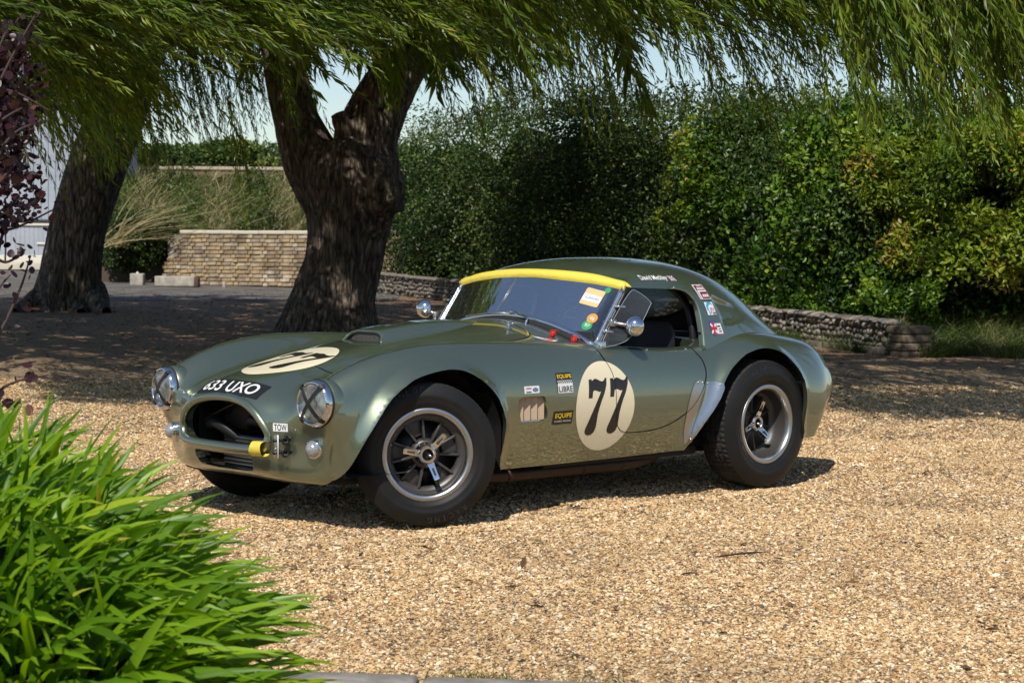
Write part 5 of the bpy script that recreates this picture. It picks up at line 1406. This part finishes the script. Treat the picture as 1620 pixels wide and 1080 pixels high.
# ---- wheels
def u_(ax):
    u, v, a = frame(ax); return u, v
def wheel(name, x, y, z, R, W, steer, sgn, spin, lipoff):
    c = np.array((x, y, z)); ax = np.array((math.sin(steer), math.cos(steer), 0))*1.0
    if sgn < 0: ax = -np.array((math.sin(steer), math.cos(steer), 0))
    w = bpy.data.objects.new(name, None); COL.objects.link(w); w.parent = car
    rim_r = .2075
    h = W/2
    # tyre cross-section outward: bead -> sidewall -> shoulder -> tread
    prof = [(rim_r - .006, -h*.80), (rim_r + .006, -h*.90), (rim_r + .03, -h*1.03), (rim_r + .06, -h*1.06), (R - .035, -h*.99), (R - .012, -h*.86)]
    tr = [(R - .003, -h*.80), (R, -h*.72)] + [(R + .003*(1 - (q/.72)**2), h*q) for q in np.linspace(-.64, .64, 15)] + [(R, h*.72), (R - .003, h*.80)]
    out = [(R - .012, h*.86), (R - .035, h*.99), (rim_r + .062, h*1.06), (rim_r + .052, h*1.075), (rim_r + .048, h*1.055), (rim_r + .030, h*1.045), (rim_r + .022, h*1.03), (rim_r + .019, h*1.005), (rim_r + .006, h*.95), (rim_r - .006, h*.86)]
    V, F = lathe(prof + [tr[0]], 128, c, ax); sm = MB().add(V, F); sm.add(*lathe([tr[-1]] + out, 128, c, ax))
    ty = sm.build('tyre', K['rubber'], w)
    segs = 360; V, F = lathe(tr, segs, c, ax)
    V = V.reshape(len(tr), segs, 3); u, v, a = frame(ax)
    for i, (r, hh) in enumerate(tr):
        q = hh/h
        for k in range(segs):
            ph = k + (6 if int((q + 1)*5.5) % 2 else 0)
            groove = (ph % 10) < 2 or (i in (4, 7, 11, 14))
            if abs(q) > .7: groove = (k % 5) < 2
            if groove: V[i, k] -= (V[i, k] - c - a*((V[i, k] - c) @ a))*(.006/R)
    MB().add(V.reshape(-1, 3), F).build('tread', K['tread'], ty)
    dep = lipoff
    if sgn > 0:
        for word, mid_a in (('DUNLOP', 1.95), ('RACING', -1.25)):
            for ci, ch in enumerate(word):
                aa = mid_a - (ci - 2.5)*.115; er = math.cos(aa)*u_(ax)[0] + math.sin(aa)*u_(ax)[1]; et = np.cross(er, np.asarray(ax)); et = et/np.linalg.norm(et)
                Vt, Ft = fit(text2d(ch), .005 if ch == 'I' else .020, .026)
                rr0 = rim_r + .088; Vw = []
                for v_ in Vt:
                    Vw.append(c + er*(rr0 + v_[1]) + et*v_[0] + np.asarray(ax)*(h*1.035 - max(0, (rr0 + v_[1] - rim_r - .062))*.17 + .0012))
                MB().add(np.array(Vw), Ft).build('tyre_letter', K['letter'], ty)
    # rim
    lip = MB().add(*lathe([(rim_r - .012, h*.70), (rim_r + .002, h*.86), (rim_r + .004, h*.93), (rim_r, h*.97), (rim_r - .010, h*.975), (rim_r - .018, h*.95), (rim_r - .024, h*.86), (rim_r - .027, h*.62)] + ([(rim_r - .030, h - dep*.62)] if lipoff > .08 else []), 96, c, ax)).build('rim_lip', K['alu'], w)
    dep = lipoff                                     # depth of the spoke face below the lip
    MB().add(*lathe([(rim_r - .027, h*.62), (rim_r - .029, h*.5), (rim_r - .033, h - dep*.75), (rim_r - .045, h - dep), (.152, h - dep - .004), (.149, h - dep - .02)], 80, c, ax)).build('rim_barrel', K['mag'], w)
    sp = MB().add(*lathe([(.152, h - dep - .012), (.150, h - dep - .05), (.15, -h*.7)], 60, c, ax))
    sp.add(*lathe([(.001, h - dep + .006), (.055, h - dep + .006), (.066, h - dep - .002), (.070, h - dep - .05)], 40, c, ax))
    NS = 11
    for k in range(NS):
        t = spin + 2*math.pi*k/NS
        d1 = math.cos(t)*u + math.sin(t)*v; d2 = np.cross(a, d1)
        sp.add(*rbox(c + a*(h - dep - .012) + d1*.106, (.105, .012, .030), .003, [d1, d2, a]))
        if k % 2 == 0:                                # broad web on every second bay
            t2 = t + math.pi/NS; e1 = math.cos(t2)*u + math.sin(t2)*v; e2 = np.cross(a, e1)
            sp.add(*rbox(c + a*(h - dep - .026) + e1*.12, (.075, .066, .008), .002, [e1, e2, a]))
    sp.build('spoke_disc', K['mag'], w)
    MB().add(*lathe([(.001, -h*.15), (.145, -h*.15), (.145, -h*.25)], 40, c, ax)).build('brake_disc', K['black'], w)
    # knock-off spinner
    z0 = h - dep + .008
    kn = MB().add(*lathe([(.024, z0 + .010), (.024, z0 + .040), (.028, z0 + .046), (.036, z0 + .046), (.042, z0 + .038), (.047, z0 + .012), (.052, z0)], 36, c, ax))
    for k in range(3):
        t = spin + .35 + 2*math.pi*k/3; d1 = math.cos(t)*u + math.sin(t)*v; d2 = np.cross(a, d1)
        tip = .118
        sec = []
        for r_, wd, zz, th in ((.034, .017, z0 + .030, .022), (.06, .014, z0 + .040, .016), (.09, .0125, z0 + .048, .014), (.112, .013, z0 + .054, .013), (tip, .010, z0 + .055, .010)):
            sec.append([c + a*(zz + e) + d1*r_ + d2*s for s, e in ((-wd, 0), (wd, 0), (wd, -th), (-wd, -th))])
        V = np.array(sec).reshape(-1, 3); F = []
        for i in range(4):
            for j in range(4): F.append((i*4 + j, i*4 + (j + 1) % 4, (i + 1)*4 + (j + 1) % 4, (i + 1)*4 + j))
        F.append((0, 1, 2, 3)); F.append((19, 18, 17, 16)); kn.add(V, F)
    ko = kn.build('spinner', K['chrome'], w, False)
    g = MB()
    for k in range(3):
        t = spin + .35 + 2*math.pi*k/3; d1 = math.cos(t)*u + math.sin(t)*v; d2 = np.cross(a, d1)
        g.add(*rbox(c + a*(z0 + .0475) + d1*.083, (.042, .009, .006), .001, [d1, d2, a*1.0 + d1*.2]))
    g.build('spinner_inlay', K['mag'], ko)
    MB().add(*lathe([(.001, z0 + .02), (.023, z0 + .02), (.023, z0 + .012)], 20, c, ax)).build('hub_bore', K['black'], ko)
    MB().add(*tube([c + a*(z0 + .02), c + a*(z0 + .05) + u*.012 - v*.006], .006, 8)).build('lock_pin', K['satin'], ko)
    return w
ST = math.radians(-27)
wheel('wheel', 1.143, .668, .322, .322, .165, -ST, 1, .52, .050)
wheel('wheel', -1.143, .672, .334, .334, .205, 0, 1, .95, .120)
wheel('wheel', 1.143, -.668, .322, .322, .165, -ST, -1, .2, .050)
wheel('wheel', -1.143, -.672, .334, .334, .205, 0, -1, .1, .120)

# wheel wells
for x0, R_, y0 in ((1.16, .435, .42), (-1.10, .41, .40)):
    for s in (1, -1):
        b_ = MB(); V, F = lathe([(.001, 0), (R_, 0), (R_, .25)], 40, (x0, s*y0, .30), (0, s, 0)); V[:, 2] = np.clip(V[:, 2], .24, .70); b_.add(V, F)
        b_.build('wheel_well', K['liner'], car)
fl_ = MB().add(*smooth_poly and tube([(.742, .70, .20), (.742, .70, .42)], .004, 6))
ins = MB()
V = []
for k, (x, z) in enumerate(FARCH[(FARCH[:, 0] < .86) & (FARCH[:, 1] > .19) & (FARCH[:, 1] < .60)]):
    V += [(x + .012, .765, z), (x + .05, .60, z - .01)]
n_ = len(V)//2
ins.add(np.array(V), [(2*k, 2*k + 1, 2*k + 3, 2*k + 2) for k in range(n_ - 1)]); ins.build('mud_flap', K['rubber'], car)

# aluminium stone guards ahead of the rear wheel
def guard(poly, name, bolts):
    P = smooth_poly(poly, 5)
    dd = poly_sd(S0.V[:, [0, 2]], P); dd = np.where(S0.V[:, 1] < .5, .2, dd)
    g, cuts = S0.clip(-dd); g.V = g.V + g.N*.0025
    if np.mean(g.N[:, 1]) < 0: pass
    o = g.build(name, K['alu'], car)
    for bx, bz in bolts:
        h = BVH.ray_cast(Vector((bx, 1.5, bz)), Vector((0, -1, 0)))
        MB().add(*sphere(np.array(h[0]) + np.array(h[1])*.002, .006, 8, 6)).build('bolt', K['satin'], o)
guard([(-.686,.577),(-.70,.578),(-.772,.565),(-.771,.545),(-.735,.478),(-.69,.418),(-.625,.335),(-.574,.262),(-.560,.266),(-.575,.30),(-.605,.37),(-.650,.470),(-.676,.55)], 'stone_guard', [(-.69,.567),(-.752,.558),(-.578,.285)])
guard([(-.617,.582),(-.66,.582),(-.668,.57),(-.655,.53),(-.628,.46),(-.595,.36),(-.562,.262),(-.548,.27),(-.540,.36),(-.550,.46),(-.580,.54)], 'stone_guard', [(-.625,.572),(-.656,.570)])

# vents: louvre slats
for s in (1, -1):
    for k in range(4):
        x = .622 - k*.045
        V = [(x + .024, s*.726, .437), (x - .0215, s*.744, .437), (x - .0215, s*.744, .556), (x + .024, s*.726, .556)]
        MB().add(np.array(V), [(0, 1, 2, 3)]).build('vent_louvre', K['louvre'], car)
    MB().add(*rbox((.55, s*.715, .50), (.24, .006, .16), .001)).build('vent_backing', K['trim'], car)
    MB().add(*tube([(.46, s*.741, .442), (.52, s*.742, .439), (.62, s*.742, .439)], .005, 6)).build('vent_trim', K['chrome'], car)

# exhaust, floor
for s in (1, -1):
    MB().add(*tube(smooth_poly([(.80, s*.58, .178), (.55, s*.58, .17), (.1, s*.58, .17), (-.25, s*.58, .17), (-.45, s*.54, .178), (-.60, s*.48, .20)], 6, False), .033, 18)).build('exhaust_pipe', K['pipe'], car)
    for xx in (.55, .05, -.22):
        MB().add(*lathe([(.034, -.012), (.037, -.01), (.037, .01), (.034, .012)], 20, (xx, s*.58, .17), (1, 0, 0))).build('exhaust_clamp', K['pipe'], car)
MB().add(*rbox((-.05, 0, .21), (3.1, 1.02, .05), .01)).add(*rbox((-.20, 0, .215), (1.1, 1.24, .05), .01)).build('floor_pan', K['trim'], car)
MB().add(*tube([(-1.70, .42, .235), (-1.80, .44, .215)], .028, 12)).build('tail_pipe', K['pipe'], car)
MB().add(*tube([(-1.143, -.6, .334), (-1.143, .6, .334)], .035, 10)).build('axle', K['trim'], car)

# ---- hardtop
HT = [
 [(-.130,0,1.126),(-.138,.20,1.121),(-.160,.40,1.104),(-.185,.53,1.081),(-.205,.602,1.058),(-.10,.655,.90),(-.02,.69,.735)],
 [(-.34,0,1.185),(-.345,.20,1.178),(-.355,.385,1.155),(-.365,.505,1.115),(-.37,.592,1.055),(-.36,.648,.90),(-.34,.682,.735)],
 [(-.60,0,1.208),(-.60,.195,1.200),(-.60,.37,1.172),(-.60,.49,1.127),(-.60,.582,1.050),(-.60,.640,.895),(-.60,.680,.735)],
 [(-.88,0,1.198),(-.88,.19,1.188),(-.88,.355,1.155),(-.88,.465,1.105),(-.88,.555,1.020),(-.88,.625,.880),(-.88,.672,.74)],
 [(-1.14,0,1.158),(-1.14,.18,1.145),(-1.14,.325,1.108),(-1.14,.42,1.055),(-1.14,.505,.965),(-1.14,.580,.860),(-1.14,.630,.745)],
 [(-1.38,0,1.082),(-1.38,.165,1.066),(-1.38,.29,1.025),(-1.38,.37,.975),(-1.38,.445,.905),(-1.38,.520,.830),(-1.38,.570,.745)],
 [(-1.58,0,.978),(-1.58,.145,.962),(-1.58,.25,.925),(-1.58,.325,.885),(-1.58,.39,.840),(-1.58,.450,.795),(-1.58,.505,.735)],
 [(-1.72,0,.868),(-1.72,.13,.855),(-1.72,.22,.827),(-1.72,.285,.800),(-1.72,.345,.775),(-1.72,.40,.750),(-1.72,.45,.715)],
 [(-1.83,0,.75),(-1.83,.11,.742),(-1.83,.19,.728),(-1.83,.25,.715),(-1.83,.30,.70),(-1.83,.35,.69),(-1.83,.40,.67)],
]
HG = bspline_net(mirror_rows(HT[::-1]), 12, 10)
hs = grid_surf(HG)
REC = [(-.94, 1.0), (-1.16, .945), (-1.20, .88), (-.955, .862)]
dd = poly_sd(hs.V[:, [0, 2]], REC)
w_ = sstep(.006, -.008, dd)*sstep(-1.22, -1.02, hs.V[:, 0])
hs.V[:, 1] -= np.sign(hs.V[:, 1])*w_*.024*(np.abs(hs.V[:, 1]) > .3)
hs = grid_surf(hs.V.reshape(HG.shape))
HBVH = BVHTree.FromPolygons([tuple(v) for v in hs.V], hs.F)
WIN = [(.12, .55), (.12, 1.20), (-.05, 1.10), (-.175, 1.062), (-.208, 1.058)] + smooth_poly([(-.24,1.056),(-.45,1.050),(-.62,1.044),(-.685,1.030),(-.728,1.000),(-.748,.955),(-.745,.88),(-.735,.80),(-.722,.72)], 5, False).tolist() + [(-.70, .55)]
WIN = np.array(WIN)
dd = poly_sd(hs.V[:, [0, 2]], WIN); dd = np.where(np.abs(hs.V[:, 1]) < .545, .2, dd)
hs2, wcuts = hs.clip(dd)
WCUT = (hs2, wcuts)
RW = smooth_poly([(-1.17,.10),(-1.18,.22),(-1.26,.285),(-1.42,.27),(-1.56,.22),(-1.60,.05),(-1.60,-.15),(-1.58,-.34),(-1.45,-.455),(-1.28,-.475),(-1.18,-.42),(-1.165,-.20)], 5)
hw, _ = hs2.clip(-poly_sd(hs2.V[:, :2], RW))
hs2, _ = hs2.clip(poly_sd(hs2.V[:, :2], RW))
fl2 = MB(); fl2.add(*WCUT[0].flange(WCUT[1], lambda V, N: V - np.sign(V[:, 1:2])*np.array([[0, .022, 0]])))
top = hs2.build('hardtop', K['paint'], car)
hw.build('rear_window', K['perspex'], top)
fl2.build('window_flange', K['paint'], top)
# window rear post trim
for s in (1, -1):
    pth = []
    for x, z in smooth_poly([(-.60,1.052),(-.69,1.036),(-.738,1.004),(-.758,.955),(-.756,.88),(-.747,.80),(-.735,.735)], 5, False):
        h = HBVH.ray_cast(Vector((x, s*1.5, z)), Vector((0, -s, 0)))[0]
        if h is not None: pth.append((x, h.y + s*.002, z))
    MB().add(*tube(pth, .007, 8)).build('window_bead', K['paint'], top)
# inner headliner keeps light out, dark rear bulkhead
inn = hs.V.copy(); inn = inn - hs.N*.012
lin = Surf(inn, hs.N, hs.F); dd = poly_sd(lin.V[:, [0, 2]], WIN - [[-.0, 0]]); dd = np.where(np.abs(lin.V[:, 1]) < .53, .2, dd)
lin, _ = lin.clip(dd - .004); lin, _ = lin.clip(poly_sd(lin.V[:, :2], RW) - .004); lin.build('headliner', K['trim'], top)
# hardtop stickers
HD = dict(bvh=HBVH, parent=top, y=.60)
def side_text(name, s, w, h, cx, cz, m_, shear=.15):
    return decal(name, fit(text2d(s, 1, shear, 1, .012), w, h), (cx, .60, cz), (-1, 0, 0), (0, 0, 1), DN, m_, top, .0014, .02, HBVH)
side_text('name_script', 'David Methley', .215, .030, -.500, 1.100, K['white'], .35)
def union(w, h):
    it = [('blue_field', rect2d(w*.96, h*.94), K['blue'])]
    cr = MB()
    for a in (1, -1):
        t = math.atan2(h, w)*a; cr.add(np.array([(x*math.cos(t) - y*math.sin(t), x*math.sin(t) + y*math.cos(t), 0) for x, y in ((-w*.53, -h*.075), (w*.53, -h*.075), (w*.53, h*.075), (-w*.53, h*.075))]), [(0, 1, 2, 3)])
    cr.add(*rect2d(w*.96, h*.32)).add(*rect2d(h*.32, h*.94))
    it.append(('white_cross', (np.concatenate(cr.V), cr.F), K['white']))
    rc = MB().add(*rect2d(w*.96, h*.18)).add(*rect2d(h*.18, h*.94)); it.append(('red_cross', (np.concatenate(rc.V), rc.F), K['red']))
    return it
side_sticker('flag_sticker', -.643, 1.098, .046, .025, K['white'], union(.046, .025), 'small union flag beside the white script', HBVH, top, -.3, .6)
it = [('maroon_panel', rect2d(.084, .026, .004, .021), K['maroon']), ('maroon_panel', rect2d(.075, .034, .010, -.017), K['maroon'])]
wb = MB()
for k in range(4): wb.add(*rect2d(.012, .012, -.024 + k*.018, .016))
for k in range(3): wb.add(*rect2d(.015, .014, -.008 + k*.020, -.020))
it.append(('white_block', (np.concatenate(wb.V), wb.F), K['white'])); it.append(('lettering', fit(text2d('HRDC', 1), .05, .007, .004, .029), K['white']))
it.append(('maroon_stripe', rect2d(.004, .070, -.046, 0), K['maroon']))
side_sticker('sticker', -.848, 1.028, .108, .075, K['white'], it, 'maroon and white grid sticker, topmost of three', HBVH, top, -.30, .6)
cres = []
for t in np.linspace(.9, 3.6, 14): cres.append((.002 + .036*math.cos(t), .004 + .030*math.sin(t)))
for t in np.linspace(3.6, .9, 14): cres.append((.012 + .030*math.cos(t), -.002 + .024*math.sin(t)))
it = [('blue_crescent', fill(cres), K['sky_blue']), ('lettering', fit(text2d('SR24', 1, .2), .038, .018, .012, -.004), K['red']), ('blue_drop', rect2d(.008, .016, -.020, -.022), K['sky_blue']),
      ('blue_drop', rect2d(.010, .010, -.006, -.020), K['sky_blue']), ('text_line', rect2d(.028, .004, .020, -.022), K['black']), ('text_line', rect2d(.028, .003, .020, -.028), K['red'])]
side_sticker('sticker', -.868, .942, .080, .066, K['white'], it, 'blue and white sticker with red lettering, middle of three', HBVH, top, -.10, .6)
side_sticker('sticker', -.898, .836, .050, .058, K['white'], [('red_bar', rect2d(.050, .003, 0, -.026), K['red']), ('text_line', rect2d(.026, .006, 0, .014), K['black']), ('text_line', rect2d(.022, .004, 0, 0), K['red']), ('text_line', rect2d(.024, .004, 0, -.012), K['ink'])], 'small white sticker beside the flag shield', HBVH, top, -.15, .6)
sh = fill(smooth_poly([(-.028, .033), (0, .038), (.026, .033), (.028, 0), (.016, -.028), (0, -.040), (-.016, -.030), (-.028, 0)], 4))
shd = decal('shield_sticker', sh, (-.851, .6, .840), (-1, 0, 0), (0, 0, 1), DN, K['blue'], top, .0014, .02, HBVH)
shd['label'] = 'union flag shield sticker, lowest of three'
xx = MB()
for a in (.8, -.8): xx.add(np.array([(x*math.cos(a) - y*math.sin(a), x*math.sin(a) + y*math.cos(a), 0) for x, y in ((-.034, -.006), (.034, -.006), (.034, .006), (-.034, .006))]), [(0, 1, 2, 3)])
decal('white_cross', (np.concatenate(xx.V), xx.F), (-.851, .6, .840), (-1, 0, 0), (0, 0, 1), DN, K['white'], shd, .0019, .02, HBVH)
rc = MB().add(*rect2d(.054, .016)).add(*rect2d(.015, .068)); decal('red_cross', (np.concatenate(rc.V), rc.F), (-.851, .6, .840), (-1, 0, 0), (0, 0, 1), DN, K['red'], shd, .0023, .02, HBVH)

# ---- windscreen
def scr(y, t):
    q = 1 - (y/.62)**2
    zb = .772 + .133*q; zt = 1.060 + .054*q; z = zb + (zt - zb)*t
    return np.array((.0 + .115*q - .72*(z - .772), y*(1 - .012*t), z))
ns_ = 40
GS = np.array([[scr(-.61 + 1.22*j/ns_, i/10) for j in range(ns_ + 1)] for i in range(11)])
gs = grid_surf(GS)
ws = bpy.data.objects.new('windscreen', None); COL.objects.link(ws); ws.parent = car
obj('pane', mesh('pane', gs.V, gs.F, True), K['screen'], ws)
def frame_path(pts, r): return MB().add(*tube(np.array(pts), r, 10))
base = [scr(y, 0) for y in np.linspace(-.62, .62, 41)]
frame_path([p + [.012, 0, .002] for p in base], .0155).build('lower_frame', K['chrome'], ws)
frame_path([p + [.022, 0, -.026] for p in base], .022).build('cowl_seal', K['trim'], ws)
for s in (1, -1):
    frame_path([scr(s*.615, t) for t in np.linspace(-.02, 1, 9)], .0125).build('screen_pillar', K['chrome'], ws)
    frame_path([scr(s*.615, t) + [-.014, s*.012, -.004] for t in np.linspace(-.06, 1, 9)], .009).build('pillar_seal', K['black'], ws)
    MB().add(*rbox(scr(s*.625, .03) + [-.012, s*.018, -.012], (.05, .02, .06), .005)).build('pillar_bracket', K['chrome'], ws)
# yellow tape over the header
rows = []
for off in ((.011, -.016), (.014, -.004), (.012, .010), (-.006, .0175), (-.024, .020)):
    rw = []
    for y in np.linspace(-.63, .63, 64):
        p = scr(y, 1) + [off[0] + .002*math.sin(9*y), 0, off[1] + .0015*math.sin(14*y + off[0]*90)]
        if off[1] > .0155:
            h = HBVH.ray_cast(Vector((p[0] if off[0] > -.02 else p[0] - .015, p[1]*.97, 1.6)), Vector((0, 0, -1)))[0]
            if h is not None: p = np.array((p[0] if off[0] > -.02 else p[0] - .015, p[1], max(p[2] - .02, h.z + .009 + (.001 if off[0] > -.02 else -.005))))
        rw.append(p)
    rows.append(rw)
tp = grid_surf(np.array(rows)); MB().add(tp.V, tp.F).build('header_tape', K['yellow'], ws)
for s in (1, -1):
    e = scr(s*.625, 1); MB().add(*sphere(e + [.002, -s*.006, -.002], .020, 14, 8, (.6, .45, 1.1))).build('tape_end', K['yellow'], ws)
frame_path([scr(y, 1) + [-.010, 0, -.010] for y in np.linspace(-.62, .62, 31)], .006).build('upper_frame', K['black'], ws)
# stickers behind the screen
def scr_sticker(y, t, VF, m_, par, e=.002):
    p = scr(y, t); ty = scr(y + .01, t) - p; ty /= np.linalg.norm(ty); tt = scr(y, t + .02) - p; tt -= ty*(tt @ ty); tt /= np.linalg.norm(tt)
    n = np.cross(ty, tt); n = n if n[0] > 0 else -n
    V = np.array([p + ty*v[0] + tt*v[1] + n*e for v in VF[0]]); return MB().add(V, VF[1]).build('screen_sticker', m_, par)
a = scr_sticker(.48, .70, rect2d(.115, .098, 0, 0, .01), K['peach'], ws)
a2 = scr_sticker(.48, .70, rect2d(.110, .040, 0, -.006), K['white'], a, .0028); a2.name = 'white_field'
a2 = scr_sticker(.48, .70, fit(text2d('ALDRINGHAM', 1), .085, .014, 0, -.006), K['blue'], a, .0034); a2.name = 'lettering'
scr_sticker(.545, .88, ellipse2d(.017, .017, 0, 0, 24), K['green'], ws)
for (yy, tt_, cc, word) in ((.535, .36, K['orange'], '46'), (.525, .22, K['green'], '97')):
    a = scr_sticker(yy, tt_, ellipse2d(.030, .028, 0, 0, 28), cc, ws)
    b2 = scr_sticker(yy, tt_, fit(text2d(word, 1), .030, .020), K['white'], a, .0028); b2.name = 'lettering'
frame_path([scr(-.10, .0) + [.004, 0, 0], scr(-.08, .98) + [.004, 0, 0]], .0015).build('screen_rod', K['satin'], ws)
# wipers
for y0, y1 in ((-.28, .10), (.16, .44)):
    pass
wp = MB().add(*tube([scr(.22, -.16) + [.055, 0, .015], scr(.20, -.02) + [.045, 0, .014], scr(.05, .06) + [.035, 0, .012]], .006, 8)).build('wiper_arm', K['chrome'], car)
MB().add(*tube([scr(-.30, .03) + [.03, 0, .010], scr(-.1, .015) + [.034, 0, .010], scr(.05, .015) + [.034, 0, .010]], .005, 8)).build('wiper_blade', K['satin'], wp)
MB().add(*tube([scr(.05, .02) + [.036, 0, .012], scr(-.20, .03) + [.030, 0, .012]], .004, 8)).build('wiper_blade', K['black'], wp)
# red tags, pennant decal, bonnet pins
hh = BVH.ray_cast(Vector((.12, .50, 1.2)), Vector((0, 0, -1)))[0]
for (x, y) in ((.115, .435), (.065, .535)):
    h = BVH.ray_cast(Vector((x, y, 1.2)), Vector((0, 0, -1)))[0]
    MB().add(*rbox((x, y, h.z + .012), (.024, .024, .026), .004)).add(*rbox((x - .01, y, h.z + .028), (.05, .012, .005), .002)).build('red_cutoff_pull', K['red_plastic'], car)
dcl = decal('pennant_sticker', fill([(-.07, .0), (.05, .035), (.06, -.02)]), (.20, .47, .8), (-.6, .8, 0), (.8, .6, 0), (0, 0, -1), K['white'], car, .0015, .02)
decal('red_field', fill([(-.03, .004), (.035, .022), (.042, -.010)]), (.20, .47, .8), (-.6, .8, 0), (.8, .6, 0), (0, 0, -1), K['red'], dcl, .0022, .02)
decal('red_line', rect2d(.10, .006), (.10, .585, .8), (-1, .25, 0), (.25, 1, 0), (0, 0, -1), K['red'], car, .0016, .02)
# yellow pin-stripe arc at the back of the bonnet
def stripe(path, w, name):
    P = smooth_poly(path, 8, False); V = []
    T = np.gradient(P, axis=0); T /= np.linalg.norm(T, axis=1)[:, None]
    L_ = P + np.c_[-T[:, 1], T[:, 0]]*w/2; R_ = P - np.c_[-T[:, 1], T[:, 0]]*w/2
    VF = (np.concatenate([np.c_[L_, 0*L_[:, 0]], np.c_[R_, 0*R_[:, 0]]]), [(k, k + 1, len(P) + k + 1, len(P) + k) for k in range(len(P) - 1)])
    return decal(name, VF, (0, 0, .9), (1, 0, 0), (0, 1, 0), (0, 0, -1), K['pinstripe'], car, .0014, .02)
stripe([(.178, -.20), (.172, 0.), (.178, .20), (.20, .33), (.25, .40)], .009, 'yellow_stripe')
for y in (.28, -.28):
    h = BVH.ray_cast(Vector((.27, y, 1.2)), Vector((0, 0, -1)))[0]
    bp = MB().add(*lathe([(.016, 0), (.016, .004), (.007, .006), (.007, .030), (.010, .034), (.001, .038)], 14, h, (0, 0, 1))).build('bonnet_pin', K['chrome'], car)
    MB().add(*tube([np.array(h) + [0, 0, .024], np.array(h) + [-.05, .03, .026]], .003, 6)).build('pin_clip', K['chrome'], bp)

# ---- wind deflectors and mirrors
def deflector(s):
    e0, e1 = scr(s*.64, .06), scr(s*.635, .94)
    back = np.array((-.93, s*.36, 0.)); back /= np.linalg.norm(back)
    def P(a, b): return e0 + (e1 - e0)*b + back*a + np.array((0, s*.012, 0))
    out = smooth_poly([(0, .0), (.0, .5), (.02, .98), (.06, .99), (.155, .80), (.165, .70), (.160, .35), (.135, .12), (.11, .03), (.05, -.04)], 4)
    Vf, F = fill(out); V = np.array([P(v[0], v[1]) for v in Vf])
    n = np.cross(e1 - e0, back); n /= np.linalg.norm(n)
    o = MB().add(V, F).build('wind_deflector', K['deflector'], car, False)
    MB().add(*tube(V, .0014, 6, True)).build('deflector_edge', K['edge'], o)
    for b in (.25, .72): MB().add(*tube([P(-.025, b), P(.03, b - .02)], .0065, 8)).build('deflector_clamp', K['chrome'], o)
for s in (1, -1): deflector(s)
def mirror(s, pos, base_):
    pos = np.array(pos); ax = np.array((1, s*.15, 0)); ax /= np.linalg.norm(ax)
    prof = [(.050*math.sin(t)*1.0 + 1e-4, .050*math.cos(t)) for t in np.linspace(0, math.pi/2, 12)] + [(.050, -.006), (.045, -.008)]
    o = MB().add(*lathe(prof, 36, pos, ax)).build('door_mirror', K['chrome'], car)
    MB().add(*lathe([(.001, -.004), (.045, -.006)], 30, pos, ax)).build('mirror_glass', K['chrome'], o)
    MB().add(*tube([np.array(base_), np.array(base_)*.5 + pos*.5, pos], .009, 8)).add(*rbox(base_, (.04, .02, .036), .006)).build('mirror_arm', K['satin'], o)
mirror(1, (-.170, .725, .868), (-.085, .655, .885))
mirror(-1, (-.050, -.735, .918), (-.07, -.665, .885))

# ---- cockpit
ck = MB()
ck.add(*rbox((-.40, 0, .25), (1.0, 1.20, .02), .004))
for s in (1, -1): ck.add(*rbox((-.38, s*.60, .48), (.78, .015, .48), .004))
ck.add(*rbox((-.93, 0, .53), (.02, 1.16, .56), .004)); ck.add(*rbox((.0, 0, .55), (.02, 1.2, .58), .004))
ck.build('cockpit_tub', K['leather'], car)
da = MB().add(*rbox((-.06, 0, .74), (.10, 1.12, .16), .03, None, 3)).build('dashboard', K['dash'], car)
for y in (.30, .18, .42, 0.0, -.14): MB().add(*lathe([(.001, .002), (.038, .002), (.042, .0), (.042, -.01)], 20, (-.112, y, .75), (-1, 0, 0))).build('gauge', K['black'], da)
MB().add(*rbox((-.45, 0, .40), (.75, .22, .28), .06, None, 3)).build('transmission_tunnel', K['leather'], car)
for s in (1, -1):
    G_ = []
    for k, (x, z, hw) in enumerate([(-.22, .40, .19), (-.30, .43, .20), (-.48, .40, .20), (-.60, .42, .20), (-.66, .55, .20), (-.71, .72, .185), (-.74, .84, .15), (-.75, .87, .08)]):
        G_.append([(x + .02*(abs(t) > .8), s*.33 + hw*t, z + .05*abs(t)**3 if k < 4 else z) for t in (-1, -.8, -.4, 0, .4, .8, 1)])
    sf = grid_surf(bspline_net(np.array(G_), 4, 3))
    MB().add(sf.V, sf.F).build('seat', K['leather'], car)
MB().add(*tube(smooth_poly([(-.84, .52, .50), (-.84, .50, .85), (-.84, .40, 1.02), (-.84, .2, 1.08), (-.84, -.2, 1.08), (-.84, -.40, 1.02), (-.84, -.50, .85), (-.84, -.52, .50)], 6, False), .021, 12)).build('roll_hoop', K['black'], car)
MB().add(*tube([(-.20 + .0*1, .33 + .17*math.cos(t), .80 + .16*math.sin(t)) for t in np.linspace(0, 2*math.pi, 30, endpoint=False)], .012, 8, True)).add(*tube([(-.20, .17, .80), (-.17, .33, .79), (-.20, .49, .80)], .008, 6)).build('steering_wheel', K['black'], car)
# door-top rail and screws
for s in (1, -1):
    for x in (.0, -.33, -.62):
        h = BVH.ray_cast(Vector((x, s*.655, 1.2)), Vector((0, 0, -1)))[0]
        MB().add(*sphere(h, .007, 8, 6)).build('fastener', K['chrome'], car)
